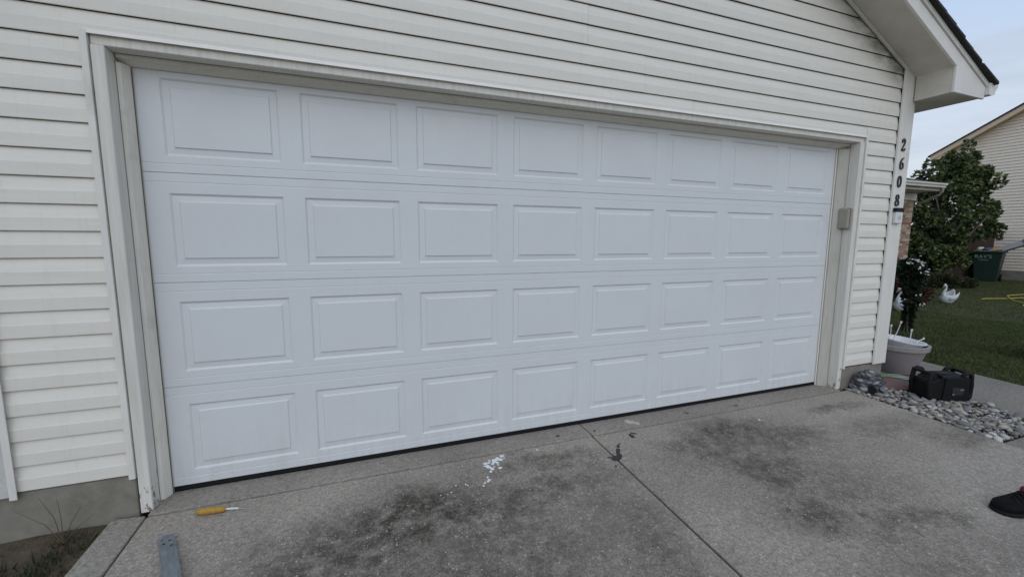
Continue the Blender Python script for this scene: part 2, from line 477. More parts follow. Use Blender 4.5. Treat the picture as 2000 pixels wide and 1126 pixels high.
gg = nt.nodes.new("ShaderNodeNewGeometry")
nt.links.new(mixc(nt, gg.outputs["Random Per Island"], (0.15, 0.145, 0.135), (0.44, 0.42, 0.39)), b.inputs["Base Color"]); b.inputs["Roughness"].default_value = 0.7
tag(small.build("small_stones", sm, bed, smooth=True), kind="stuff")

# ------------------------------------------------------------------ HOUSE
house = thing("house", "white sided house with attached two car garage and brick wing", "house", (0, 0, 0))
CX, RISE, SL = 2.79, 0.115, 0.487
Z0 = 0.166
def rake_z(x): return 2.743 - SL * (abs(x - CX) - (5.728 - CX))
def rake_x(z, side): return CX + side * ((2.743 - z) / SL + (5.728 - CX))
YB = -0.118
LX, RX = -0.168, 5.730                 # siding ends inside the corner posts
PROF = [(0.005, 0.0100), (0.0165, 0.0), (0.0185, 0.0025), (0.0185, 0.056), (0.0170, 0.0605), (0.0075, 0.1115), (0.005, 0.1148)]

def siding(x0, x1, z, cut=0.0, lap=0.0, rake=False):
    """one lapped board: profile run from x0 to x1; rake=True trims its ends to the roof slope"""
    prof = [(o + lap, q) for o, q in PROF if q >= cut]
    if cut: prof = [(0.004 + lap, cut), (0.0185 + lap, cut + 0.001)] + prof
    a, c = [], []
    for o, q in prof:
        zz = z + q; xa, xb = x0, x1
        if rake:
            xa, xb = max(x0, rake_x(zz, -1)), min(x1, rake_x(zz, 1))
        a.append((xa, YB - o, zz)); c.append((xb, YB - o, zz))
    m = MB()
    # close the back so the board has thickness
    a += [(a[-1][0], YB + 0.004, a[-1][2]), (a[0][0], YB + 0.004, a[0][2])]
    c += [(c[-1][0], YB + 0.004, c[-1][2]), (c[0][0], YB + 0.004, c[0][2])]
    m.rings([a, c], True)
    return m.build("siding_board", VINYL, house)

for k in range(0, 17):                                  # left and right of the door opening
    z = Z0 + RISE * k
    siding(LX, 0.250, z)
    siding(5.331, RX, z)
k17 = Z0 + RISE * 17
siding(LX, 0.248, k17); siding(5.335, RX, k17)
siding(0.248, 3.488, k17, cut=2.146 - k17); siding(3.4905, 5.333, k17, cut=2.146 - k17, lap=-0.0015)
for k in range(18, 35):
    z = Z0 + RISE * k
    rk = z + RISE > 2.66
    jx = {18: 3.085, 19: 3.085, 20: 2.655, 21: 2.655, 22: 1.1, 23: 1.1, 24: 3.9, 25: 3.9}.get(k)
    xl, xr = (LX, RX) if not rk else (max(LX, rake_x(z, -1)), min(RX, rake_x(z, 1)))
    if xr - xl < 0.05: break
    if jx and xl < jx < xr:
        siding(LX, jx, z, rake=rk); siding(jx + 0.0022, RX, z, lap=-0.0018, rake=rk)
    else:
        siding(LX, RX, z, rake=rk)

# sheathing behind, with the door opening left free
sh = MB()
sh.box(-0.31, 0.262, -0.112, 0.06, 0.16, 2.70); sh.box(5.325, 5.88, -0.112, 0.06, 0.16, 2.70)
sh.box(0.262, 5.325, -0.112, 0.06, 2.150, 2.70)
sh.prism([(-0.27, -0.112, 2.702), (5.85, -0.112, 2.702), (CX, -0.112, rake_z(CX) - 0.01)], (0, 0.17, 0))
sh.build("sheathing", DARK, house)
wl_ = MB(); wl_.box(5.80, 5.885, 0.062, 5.2, 0.12, 2.70); wl_.build("side_wall", VINYL, house)
wl_ = MB(); wl_.box(-0.305, -0.22, 0.062, 7.0, 0.12, 2.70); wl_.build("side_wall", VINYL, house)

# foundation
f_ = MB(); f_.box(-0.332, 0.258, -0.128, 0.06, -0.30, 0.158); f_.build("foundation", FOUND, house, bevel=0.004)
f_ = MB(); f_.box(5.318, 5.897, -0.128, 0.06, -0.30, 0.150); f_.build("foundation", FOUND, house, bevel=0.004)
f_ = MB(); f_.box(5.82, 5.897, 0.062, 5.0, -0.30, 0.118); f_.build("foundation", FOUND, house)

POSTG = mat("grey_textured_post", (0.58, 0.575, 0.545), 0.8, 0.08, 30, bmp=0.5, bscale=120, bdist=0.003)
# corner posts: front plate over the board ends, side return, thin lip
def post(x0, x1, side, zt):
    m = MB()
    m.prism([(x0, -0.150, 0.152), (x1, -0.150, 0.152), (x1, -0.150, rake_z(x1) + 0.010), (x0, -0.150, rake_z(x0) + 0.010)], (0, 0.0105, 0))
    if side > 0: m.box(x1 - 0.012, x1 - 0.0005, -0.1393, 0.03, 0.152, zt)
    else: m.box(x0 + 0.0005, x0 + 0.012, -0.1393, 0.03, 0.152, zt)
    return m.build("corner_post", TRIM if side > 0 else POSTG, house, bevel=0.003, bseg=2)
post(5.722, 5.905, 1, 2.660)
post(-0.345, -0.1765, -1, 2.660)
m = MB(); m.box(-0.176, -0.1495, -0.1545, -0.1505, 0.140, 2.60); m.build("post_lip", TRIM, house, bevel=0.001)
m = MB(); m.box(5.7225, 5.734, -0.1530, -0.1505, 0.152, 2.60); m.build("post_lip", TRIM, house, bevel=0.001)

# J-channels beside the opening and the drip flashing above it
m = MB(); m.box(0.240, 0.264, -0.1465, -0.1392, 0.150, 2.152); m.box(0.258, 0.264, -0.1388, -0.112, 0.150, 2.152); m.build("j_channel", TRIM, house)
m = MB(); m.box(5.317, 5.341, -0.1465, -0.1392, 0.150, 2.152); m.box(5.317, 5.323, -0.1388, -0.112, 0.150, 2.152); m.build("j_channel", TRIM, house)
m = MB()
m.prism([(0.255, YB - 0.0212, 2.158), (0.255, YB - 0.0285, 2.1400), (0.255, YB - 0.0265, 2.1390), (0.255, YB - 0.010, 2.149), (0.255, YB - 0.010, 2.158)], (5.073, 0, 0))
m.build("drip_flashing", mat("flashing_white", (0.80, 0.775, 0.73), 0.4, 0.04), house)

# wood casing, jambs, header and stop mouldings of the opening
m = MB(); m.box(0.268, 0.316, -0.138, -0.06, -0.035, 2.100); m.build("casing", PAINT, house, bevel=0.003)
m = MB(); m.box(5.262, 5.3135, -0.138, -0.06, -0.035, 2.100); m.build("casing", PAINT, house, bevel=0.003)
m = MB(); m.box(0.268, 5.3135, -0.130, -0.06, 2.1015, 2.1485); m.build("header_casing", PAINT, house, bevel=0.003)
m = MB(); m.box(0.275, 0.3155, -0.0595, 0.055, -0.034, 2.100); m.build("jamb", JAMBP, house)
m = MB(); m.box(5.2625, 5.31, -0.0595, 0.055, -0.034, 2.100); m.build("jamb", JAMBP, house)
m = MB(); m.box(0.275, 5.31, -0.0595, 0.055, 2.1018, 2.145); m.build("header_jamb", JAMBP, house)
def stop(pts, d): 
    m = MB(); m.prism(pts, d); return m.build("stop_moulding", STOP, house, bevel=0.0025, bseg=2)
stop([(0.317, -0.060, -0.028), (0.334, -0.056, -0.028), (0.345, -0.034, -0.028), (0.356, -0.010, -0.028), (0.356, -0.003, -0.028), (0.317, -0.003, -0.028)], (0, 0, 2.0935))
stop([(5.1865, -0.0120, -0.028), (5.1760, -0.0090, -0.028), (5.1760, -0.003, -0.028), (5.1865, -0.003, -0.028)], (0, 0, 2.090))
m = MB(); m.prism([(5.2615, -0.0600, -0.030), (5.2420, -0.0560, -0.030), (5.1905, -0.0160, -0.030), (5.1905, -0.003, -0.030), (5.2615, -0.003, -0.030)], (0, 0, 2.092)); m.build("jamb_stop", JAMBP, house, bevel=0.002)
stop([(0.318, -0.060, 2.1003), (0.318, -0.056, 2.086), (0.318, -0.034, 2.080), (0.318, -0.010, 2.066), (0.318, -0.003, 2.066), (0.318, -0.003, 2.1003)], (4.942, 0, 0))

m = MB(); m.box(5.1868, 5.1902, -0.0110, -0.004, -0.028, 2.062); m.build("weather_strip", mat("brown_strip", (0.07, 0.045, 0.03), 0.8), house)
m = MB(); m.box(0.3535, 0.3565, -0.0160, -0.0105, -0.028, 2.062); m.build("weather_strip", mat("brown_strip", (0.12, 0.09, 0.065), 0.8), house)
# garage door: four sections, raised panels in each
gd = MB(); gd.box(0.325, 5.205, 0.030, 0.050, 0.004, 2.13)
garage = gd.build("garage_door", DARK, house)
garage["label"] = "closed white sectional garage door with thirty two raised panels"
DX0, DX1, SH = 0.3266, 5.2034, 0.5334
PX0, PP, PW, PT, PH = 0.4485, 0.5931, 0.4944, 0.079, 0.3585
for r in range(4):
    zb = SH * r
    m = MB()
    za, zc = zb + 0.0005, zb + SH - 0.0005
    p0, p1 = zb + PT, zb + PT + PH
    def strip(x0, x1, z0, z1, y0=0.0, y1=0.0):
        m.poly([(x0, y0, z0), (x1, y0, z0), (x1, y1, z1), (x0, y1, z1)])
    # rails with a fine V groove, then stiles between the panels
    g1, g2 = zb + 0.044, zb + SH - 0.044
    for (q0, q1, y0, y1) in ((za, za + 0.002, 0.0035, 0.0), (za + 0.002, g1 - 0.004, 0, 0), (g1 - 0.004, g1 - 0.001, 0, 0.0016), (g1 - 0.001, g1 + 0.002, 0.0016, 0.0), (g1 + 0.002, p0, 0, 0),
                             (p1, g2 - 0.003, 0, 0), (g2 - 0.003, g2, 0, 0.0016), (g2, g2 + 0.003, 0.0016, 0), (g2 + 0.003, zc - 0.002, 0, 0), (zc - 0.002, zc, 0, 0.0035)):
        strip(DX0, DX1, q0, q1, y0, y1)
    edges = [DX0] + [e for c in range(8) for e in (PX0 + PP * c, PX0 + PP * c + PW)] + [DX1]
    for c in range(0, 18, 2):
        strip(edges[c], edges[c + 1], p0, p1)
    strip(DX0, DX1, za, za, 0.0035, 0.029); strip(DX0, DX1, zc, zc, 0.029, 0.0035)
    m.build("door_section", DOORM, garage, merge=True)
pm = MB()
lev = [(0.0, 0.0), (0.0015, 0.0005), (0.0095, 0.0078), (0.0115, 0.0082), (0.0375, 0.0058), (0.039, 0.0050), (0.0418, 0.0008), (0.0435, 0.0)]
rings = [[(i, y, i), (PW - i, y, i), (PW - i, y, PH - i), (i, y, PH - i)] for i, y in lev]
pm.rings(rings, False); pm.poly(rings[-1])
panel = pm.mesh("raised_panel", DOORM)
for r in range(4):
    for c in range(8):
        inst("raised_panel", panel, garage, (PX0 + PP * c, 0, SH * r + PT))
m = MB()
m.prism([(0.33, 0.003, 0.003), (0.33, 0.000, -0.020), (0.33, 0.006, -0.0295), (0.33, 0.034, -0.0295), (0.33, 0.040, -0.015), (0.33, 0.036, 0.003)], (4.87, 0, 0))
m.build("bottom_seal", RUBBER, garage)

# roof: soffit, rake fascia, eave box, shingles, gutter
YF = -0.420
def sl(x, off): return rake_z(x) + off
for side in (1, -1):
    X = lambda x: CX + side * (x - CX)
    xe = 6.300
    m = MB()
    m.prism([(X(CX + 0.0005), -0.400, sl(CX, 0.006)), (X(5.862), -0.400, sl(5.862, 0.006)), (X(5.862), -0.400, sl(5.862, 0.020)), (X(CX + 0.0005), -0.400, sl(CX, 0.020))], (0, 0.280, 0))
    m.build("soffit", SOFFIT, house)
    m = MB()                                               # quarter trim where siding meets soffit
    m.prism([(X(CX + 0.02), -0.146, sl(CX + .02, -0.018)), (X(5.735), -0.146, sl(5.735, -0.018)), (X(5.735), -0.146, sl(5.735, 0.004)), (X(CX + 0.02), -0.146, sl(CX + .02, 0.004))], (0, -0.014, 0))
    m.build("rake_trim", TRIM, house)
    m = MB()
    m.prism([(X(CX + 0.0005), YF, sl(CX, 0)), (X(5.855), YF, sl(5.855, 0)), (X(5.858), YF, 2.482), (X(xe), YF, 2.476), (X(xe), YF, sl(xe, 0.108)), (X(CX + 0.0005), YF, sl(CX, 0.108))], (0, 0.0195, 0))
    m.build("rake_fascia", BOARD_FASCIA, house, bevel=0.002)
    m = MB()
    m.prism([(X(CX + 0.0005), YF - 0.012, sl(CX, 0.110)), (X(xe + 0.02), YF - 0.012, sl(xe + 0.02, 0.110)), (X(xe + 0.02), YF - 0.012, sl(xe + 0.02, 0.150)), (X(CX + 0.0005), YF - 0.012, sl(CX, 0.150))], (0, 0.030, 0))
    m.build("rake_moulding", TRIM, house)
    m = MB()
    if side > 0:
        m.box(5.860, 6.298, -0.4003, -0.1595, 2.486, 2.697); m.build("eave_box", SOFFIT, house)
        m = MB(); m.box(5.9065, 6.298, -0.159, 4.2, 2.486, 2.560); m.build("eave_soffit", SOFFIT, house)
        m = MB()
        prof = [(6.303, 2.600), (6.303, 2.508), (6.352, 2.502), (6.392, 2.512), (6.402, 2.545), (6.428, 2.572), (6.432, 2.600), (6.420, 2.600), (6.414, 2.580), (6.392, 2.556), (6.382, 2.524), (6.310, 2.520), (6.310, 2.600)]
        m.prism([(x, -0.440, z) for x, z in prof], (0, 4.6, 0))
        m.prism([(x, -0.4405, z) for x, z in prof[:7]], (0, -0.003, 0))
        m.build("gutter", TRIM, house)
    m = MB()                                               # deck
    m.prism([(X(CX + 0.0005), YF + 0.02, sl(CX, 0.1105)), (X(xe + 0.03), YF + 0.02, sl(xe + 0.03, 0.1105)), (X(xe + 0.03), YF + 0.02, sl(xe + 0.03, 0.150)), (X(CX + 0.0005), YF + 0.02, sl(CX, 0.150))], (0, 7.4, 0))
    m.build("roof_deck", DARK, house)
    n = 26
    for k in range(n):                                     # shingle courses, each lapping the one below
        xa = xe + 0.07 - (xe + 0.07 - CX) * k / n
        xb = max(CX + 0.0005, xa - 0.26)
        e = -0.456 - random.uniform(0, 0.016)
        m = MB()
        m.prism([(X(xa), e, sl(xa, 0.156)), (X(xb), e, sl(xb, 0.151)), (X(xb), e, sl(xb, 0.162)), (X(xa), e, sl(xa, 0.178))], (0, 7.5, 0))
        m.build("shingle_course", SHINGLE, house)

# brick wing set back behind the garage
MORTAR = mat("mortar", (0.34, 0.31, 0.27), 0.95, 0.15, 20)
wg = MB(); wg.box(5.9, 16.44, 5.012, 5.30, -0.30, 2.62)
wing = wg.build("brick_wall", MORTAR, house)
brick_m = [mat("fired_brick", c, 0.85, 0.2, 9, bmp=0.4, bscale=60) for c in ((0.30, 0.185, 0.13), (0.38, 0.26, 0.19), (0.24, 0.14, 0.10), (0.44, 0.34, 0.25), (0.50, 0.43, 0.35), (0.33, 0.215, 0.16))]
bm_ = [MB().box(0, 0.196, -0.012, 0.004, 0, 0.0575).mesh("brick", k) for k in brick_m]
bh_ = [MB().box(0, 0.094, -0.012, 0.004, 0, 0.0575).mesh("brick", k) for k in brick_m]
for r in range(36):
    zz = -0.02 + r * 0.0677
    x = 16.444
    k = 0
    while x > 15.05:
        if k == 0 and r % 2:
            x -= 0.094; inst("brick", random.choice(bh_), wing, (x, 5.012, zz))
        else:
            x -= 0.196; inst("brick", random.choice(bm_), wing, (x, 5.012, zz))
        x -= 0.010; k += 1
m = MB(); m.box(5.9, 16.47, 4.96, 5.30, 2.43, 2.63); m.build("frieze_board", TRIM, house)
m = MB(); m.box(5.9, 16.46, 4.45, 5.9, 2.64, 2.70); m.build("eave_soffit", SOFFIT, house)
m = MB()
prof = [(4.440, 2.83), (4.440, 2.715), (4.40, 2.705), (4.345, 2.72), (4.335, 2.765), (4.305, 2.79), (4.300, 2.83), (4.312, 2.83), (4.43, 2.82)]
m.prism([(6.5, y, z) for y, z in prof], (9.98, 0, 0)); m.build("gutter", TRIM, house)
m = MB()                                                   # hipped roof of the wing
ex, ey, ez = 16.50, 4.40, 2.835
hp = 4.0
A, Bq = (5.9, ey, ez), (ex, ey, ez)
Cq, D = (ex - hp, ey + hp, ez + hp * 0.36), (5.9, ey + hp, ez + hp * 0.36)
E_ = (ex, ey + 2 * hp, ez)
F_ = (5.9, ey + 2 * hp, ez)
for q in ((A, Bq, Cq, D), (Bq, E_, Cq), (D, Cq, E_, F_)):
    m.poly(q)
m.poly([(A[0], A[1], ez - 0.02), (F_[0], F_[1], ez - 0.02), (E_[0], E_[1], ez - 0.02), (Bq[0], Bq[1], ez - 0.02)])
m.build("wing_roof", SHINGLE, house)
m = MB()
m.tube([(16.40, 4.37, 2.71), (16.40, 4.37, 2.62), (16.405, 4.44, 2.53), (16.43, 4.75, 2.38), (16.455, 4.90, 2.31), (16.475, 5.10, 2.24), (16.485, 5.40, 2.16), (16.485, 5.42, -0.05)], 0.033, 8)
m.build("downspout", mat("downspout_shaded", (0.30, 0.27, 0.22), 0.6), house)  # darker than the white gutter: leaf shade put into the pipe colour

# ------------------------------------------------------------------ house numbers
NUM = mat("black_number", (0.012, 0.012, 0.013), 0.45)
def arc(cx, cz, rx, rz, a0, a1, n):
    return [(cx + rx * math.cos(math.radians(a0 + (a1 - a0) * i / n)), cz + rz * math.sin(math.radians(a0 + (a1 - a0) * i / n))) for i in range(n + 1)]
def stroke(mb, path, widths, th=0.008):
    """flat stroke along an x-z path with a width per point, pushed out of the post"""
    L, Rr = [], []
    n = len(path)
    for i, (x, z) in enumerate(path):
        x0, z0 = path[max(i - 1, 0)]; x1, z1 = path[min(i + 1, n - 1)]
        d = math.hypot(x1 - x0, z1 - z0) or 1e-6
        nx_, nz_ = -(z1 - z0) / d, (x1 - x0) / d
        w = widths[i] / 2
        L.append((x + nx_ * w, z + nz_ * w)); Rr.append((x - nx_ * w, z - nz_ * w))
    rings = [[(L[i][0], -th, L[i][1]), (Rr[i][0], -th, Rr[i][1]), (Rr[i][0], 0, Rr[i][1]), (L[i][0], 0, L[i][1])] for i in range(n)]
    return mb.rings(rings, True)
def ring_w(n, thin, thick):            # stress on the left and right of a bowl
    return [thin + (thick - thin) * abs(math.cos(2 * math.pi * i / n)) for i in range(n + 1)]
def digit(ch):
    m = MB()
    if ch == "0":
        stroke(m, arc(0.027, 0.052, 0.021, 0.047, 0, 360, 28), ring_w(28, 0.006, 0.016))
    elif ch == "8":
        stroke(m, arc(0.027, 0.076, 0.017, 0.023, 0, 360, 24), ring_w(24, 0.006, 0.013))
        stroke(m, arc(0.027, 0.027, 0.021, 0.024, 0, 360, 24), ring_w(24, 0.006, 0.015), 0.0085)
    elif ch == "6":
        stroke(m, arc(0.028, 0.030, 0.020, 0.027, 0, 360, 24), ring_w(24, 0.006, 0.014))
        p = arc(0.058, 0.034, 0.050, 0.066, 178, 100, 14)
        stroke(m, p, [0.015 - 0.008 * i / 14 for i in range(15)], 0.0085)
        m.lathe([(0.007, -0.001), (0.007, 0.001)], 10, (0.046, -0.004, 0.093))
    else:
        p = arc(0.026, 0.076, 0.018, 0.023, 170, -20, 14) + [(0.034, 0.055), (0.022, 0.034), (0.010, 0.016)]
        w = [0.010 + 0.006 * math.sin(math.pi * i / 14) for i in range(15)] + [0.013, 0.009, 0.007]
        stroke(m, p, w)
        stroke(m, [(0.004, 0.009), (0.020, 0.011), (0.036, 0.007), (0.046, 0.010), (0.050, 0.026)], [0.012, 0.015, 0.016, 0.011, 0.004], 0.0085)
        stroke(m, arc(0.012, 0.078, 0.005, 0.005, 0, 360, 10), [0.008] * 11, 0.0082)
    return m
for ch, x, z, where in (("2", 5.772, 2.064, "topmost on the white corner post"), ("6", 5.774, 1.908, "second from the top on the white corner post"),
                        ("0", 5.771, 1.752, "third down the white corner post"), ("8", 5.770, 1.592, "lowest, just above the white sensor box")):
    o = digit(ch).build("house_number", NUM)
    o.location = (x, -0.1503, z)
    tag(o, "black numeral %s, %s" % (ch, where), "house number", "house numbers on the corner post")

# sensor box under the numbers
sx = thing("sensor_box", "small white sensor box with black top below the house numbers", "sensor", (5.764, -0.1505, 1.440))
m = MB(); m.box(0, 0.098, -0.026, 0, 0, 0.100); m.build("case", WHITEP, sx, bevel=0.006, bseg=2)
m = MB(); m.box(-0.006, 0.104, -0.030, 0.0, 0.1005, 0.136); m.build("hood", BLACKP, sx, bevel=0.004)
m = MB(); m.tube([(0.052, -0.0262, 0.052), (0.052, -0.029, 0.052)], 0.018, 16); m.build("button", mat("pale_grey_plastic", (0.5, 0.5, 0.5), 0.4), sx)

# keypad on the right jamb
kp = thing("keypad_box", "weathered beige keypad cover on the right door jamb", "keypad", (5.2455, -0.075, 1.392))
KP = mat("beige_plastic", (0.33, 0.31, 0.25), 0.6, 0.1, 10)
m = MB(); m.prism([(0, -0.045, 0.0), (0, 0.030, 0.0), (0, 0.030, 0.165), (0, 0.010, 0.175), (0, -0.045, 0.158)], (-0.030, 0, 0)); m.build("cover", KP, kp, bevel=0.006, bseg=2)
m = MB(); m.box(0.0003, 0.0158, -0.05, 0.014, -0.012, 0.17); m.build("back_plate", KP, kp)

# ------------------------------------------------------------------ marks lying on the drive
SPLASH = mat("spilled_white_paint", (0.78, 0.79, 0.80), 0.4, 0.05)
TAR = mat("tar_patch", (0.030, 0.028, 0.028), 0.7, 0.3, 40)
PINK = mat("pale_pink_spill", (0.50, 0.42, 0.39), 0.8, 0.2, 50)
def blob(mb, x, y, r, seed, ax=1.0, rot=0.0, z=None, n=14, h=0.0022):
    q = random.Random(seed); zz = (dz(y) if z is None else z)
    rr = [q.uniform(0.72, 1.18) for _ in range(n)]
    def pt(i, s, zz_):
        t = 2 * math.pi * i / n; a, c = r * ax * rr[i] * s * math.cos(t), r * rr[i] * s * math.sin(t)
        X, Y = x + a * math.cos(rot) - c * math.sin(rot), y + a * math.sin(rot) + c * math.cos(rot)
        return (X, Y, zz_ + 0.03 * (Y - y if z is None else 0))
    mb.rings([[pt(i, 1.0, zz - 0.002) for i in range(n)], [pt(i, 1.0, zz + h * 0.6) for i in range(n)], [pt(i, 0.6, zz + h) for i in range(n)]], True)
    return mb
drops = [(2.083, -0.214, .018), (2.045, -0.240, .022), (2.063, -0.248, .019), (2.025, -0.247, .022), (2.004, -0.279, .015), (1.963, -0.262, .016), (1.986, -0.258, .012), (1.967, -0.289, .018),
         (2.034, -0.273, .015), (2.032, -0.297, .010), (1.970, -0.302, .017), (1.985, -0.325, .018), (2.034, -0.330, .015), (1.970, -0.350, .013), (1.938, -0.396, .010), (1.939, -0.422, .012), (1.930, -0.434, .012),
         (1.908, -0.441, .010), (1.894, -0.464, .010), (1.752, -0.414, .007), (1.806, -0.421, .007), (1.814, -0.433, .007), (1.717, -0.464, .007), (2.318, -0.216, .009), (2.05, -0.225, .012), (1.995, -0.24, .010),
         (2.015, -0.262, .014), (1.978, -0.31, .009), (2.003, -0.31, .008), (1.951, -0.285, .008), (2.09, -0.24, .007), (1.66, -0.47, .006), (1.70, -0.55, .006), (4.06, -0.36, .012)]
for i, (x, y, r) in enumerate(drops):
    blob(MB(), x, y, r * 0.72, i, 1.15, i).build("paint_spot", SPLASH, drive, smooth=False)
for i, (x, y, r, ax, ro) in enumerate(((2.745, -0.462, .028, 1.7, 0.4), (2.800, -0.395, .015, 2.4, 1.0), (2.835, -0.345, .011, 2.2, 0.9), (3.00, -0.262, .016, 2.2, 1.4), (3.035, -0.235, .011, 2.0, -0.7), (2.660, -0.60, .011, 4.0, 1.2), (2.782, -0.432, .017, 1.6, 1.5), (2.715, -0.45, .012, 2.2, -0.4), (2.86, -0.325, .006, 1.6, 0.3), (2.69, -0.535, .007, 3.0, 1.0))):
    blob(MB(), x, y, r, 60 + i, ax, ro).build("tar_patch", TAR, drive)
for i, (x, y, r) in enumerate(((2.52, -0.105, .010), (2.735 + 0.06, -0.12, .008), (3.62, -0.10, .010), (4.1, -0.12, .012))):
    blob(MB(), x, y, r, 80 + i, 1.5, i, z=-0.030).build("tar_patch", TAR, drive)
for i, (x, y, r) in enumerate(((3.12, -0.095, .026), (3.10, -0.068, .018), (3.145, -0.125, .016))):
    blob(MB(), x, y, r, 90 + i, 1.4, i, z=-0.030).build("paint_spot", PINK, drive)

# ------------------------------------------------------------------ yellow hand tool
aw = thing("screwdriver", "yellow handled screwdriver lying on the concrete near the left jamb", "tool", (0.520, -0.238, dz(-0.24)), math.atan2(-0.03, 0.2))
YEL = mat("worn_yellow_plastic", (0.42, 0.235, 0.028), 0.5, 0.25, 60, bmp=0.4, bscale=200)
rr_ = [0.007, 0.0125, 0.0150, 0.0155, 0.0150, 0.0155, 0.0150, 0.0145, 0.0125, 0.008]
m = MB(); m.tube([(0.0145 * i, 0, 0.0158) for i in range(10)], rr_, 10); m.build("handle", YEL, aw, smooth=True)
m = MB(); m.tube([(0.131, 0, 0.0158), (0.134, 0, 0.0158), (0.185, 0, 0.013)], [0.004, 0.0045, 0.0045], 8); m.build("sleeve", WHITEP, aw)
m = MB(); m.tube([(0.185, 0, 0.013), (0.205, 0, 0.010), (0.216, 0, 0.008)], [0.0028, 0.0026, 0.0012], 6); m.build("blade", mat("steel", (0.25, 0.25, 0.26), 0.35, 0.1, metal=0.9), aw)

# ------------------------------------------------------------------ galvanised bracket
mbk = thing("metal_bracket", "galvanised steel channel with bolt holes lying by the drive edge", "metal bar", (0.452, -0.380, dz(-0.372) + 0.001), math.atan2(-0.27, 0.115))
GALV = mat("galvanised_steel", (0.235, 0.265, 0.28), 0.5, 0.25, 14, (1, 6, 6), 0.2, 40, metal=0.55)
m = MB()
w = 0.026
# web with a row of holes: built as strips round square-cut holes
hx = [(0.030, -0.015), (0.050, 0.012), (0.062, -0.010), (0.090, 0.014)]
def plate_with_holes(mb, x0, x1, y0, y1, z0, z1, holes, r=0.0055):
    cuts_x = sorted({x0, x1, *[h[0] - r for h in holes], *[h[0] + r for h in holes]})
    for a, c in zip(cuts_x[:-1], cuts_x[1:]):
        hs = [h for h in holes if h[0] - r <= a + 1e-9 and c <= h[0] + r + 1e-9]
        yy = [y0] + [e for h in sorted(hs, key=lambda q: q[1]) for e in (h[1] - r, h[1] + r)] + [y1]
        for k in range(0, len(yy), 2):
            mb.box(a, c, yy[k], yy[k + 1], z0, z1)
plate_with_holes(m, 0.0, 0.95, -w, w, 0.016, 0.0185, hx)
m.build("web", GALV, mbk)
m = MB(); m.box(0.0, 0.95, -w - 0.0025, -w, 0.0, 0.0195); m.build("flange", GALV, mbk)
m = MB(); m.box(0.0, 0.95, w, w + 0.0025, 0.0, 0.0195); m.build("flange", GALV, mbk)

# ------------------------------------------------------------------ shoe
sh_ = thing("shoe", "black work shoe with red collar lining on the driveway", "shoe", (4.285, -1.505, dz(-1.5)), math.atan2(-0.343, 0.939))
SHOEM = mat("black_suede", (0.006, 0.006, 0.0065), 0.85, 0.35, 40, bmp=0.4, bscale=150, spec=0.15)
REDM = mat("red_lining", (0.12, 0.012, 0.016), 0.8, 0.2, 30)
def foot_ring(s, hw, z0, z1, off=0.0, n=14, pw=0.75):
    out = []
    for i in range(n):
        t = 2 * math.pi * i / n
        c, q = math.cos(t), math.sin(t)
        y = off + hw * math.copysign(abs(c) ** pw, c)
        z = (z0 + z1) / 2 + (z1 - z0) / 2 * math.copysign(abs(q) ** pw, q)
        out.append((s, y, z))
    return out
up_ = [(0.004, .020, .022, .034), (0.012, .033, .018, .050), (0.035, .045, .016, .064), (0.07, .050, .016, .070), (0.105, .049, .016, .082), (0.14, .044, .016, .100), (0.165, .041, .016, .112), (0.20, .038, .016, .108), (0.25, .037, .016, .104), (0.285, .033, .018, .108), (0.297, .022, .024, .106)]
m = MB(); m.rings([foot_ring(s_, h_, a_, b_, 0.004 * math.sin(s_ * 10)) for s_, h_, a_, b_ in up_]); m.build("upper", SHOEM, sh_, smooth=True)
so_ = [(-0.002, .018), (0.01, .036), (0.035, .049), (0.07, .054), (0.105, .053), (0.15, .044), (0.20, .041), (0.25, .042), (0.285, .037), (0.302, .022)]
m = MB(); m.rings([[(s_, -h_, 0.001 + (0.008 if s_ < 0.01 else 0)), (s_, h_, 0.001 + (0.008 if s_ < 0.01 else 0)), (s_, h_ * 1.02, 0.024), (s_, -h_ * 1.02, 0.024)] for s_, h_ in so_]); m.build("sole", RUBBER, sh_, bevel=0.003)
m = MB(); m.rings([foot_ring(0.138, .022, .092, .122), foot_ring(0.15, .030, .090, .134), foot_ring(0.165, .029, .09, .136), foot_ring(0.175, .02, .09, .125)]); m.build("tongue", REDM, sh_, smooth=True)
m = MB()
for k in range(4):
    x = 0.088 + 0.016 * k; zt = 0.079 + 0.010 * k
    m.tube([(x, -0.028, zt - 0.010), (x + 0.004, 0, zt + 0.004), (x, 0.028, zt - 0.010)], 0.003, 6)
m.build("laces", BLACKP, sh_)

# ------------------------------------------------------------------ rugged black jobsite radio
BLACKR = mat("black_radio_shell", (0.0065, 0.0065, 0.007), 0.6, 0.3, 20, bmp=0.15, bscale=200, spec=0.22)
rd = thing("jobsite_radio", "black rugged jobsite radio with side handles standing on the stones", "radio", (5.735, -0.560, dz(-0.6) + 0.008), math.atan2(-0.15, 0.36))
m = MB(); m.prism([(0.006, 0.0, 0.006), (0.322, 0.0, 0.006), (0.326, 0.0, 0.200), (0.290, 0.0, 0.216), (0.085, 0.0, 0.208), (0.040, 0.0, 0.172), (0.004, 0.0, 0.160)], (0, 0.17, 0)); m.build("body", BLACKR, rd, bevel=0.014, bseg=2)
m = MB(); m.prism([(0.105, -0.010, 0.004), (0.312, -0.010, 0.004), (0.314, -0.010, 0.196), (0.285, -0.010, 0.208), (0.120, -0.010, 0.200)], (0, 0.0098, 0)); m.build("front_guard", BLACKR, rd, bevel=0.004)
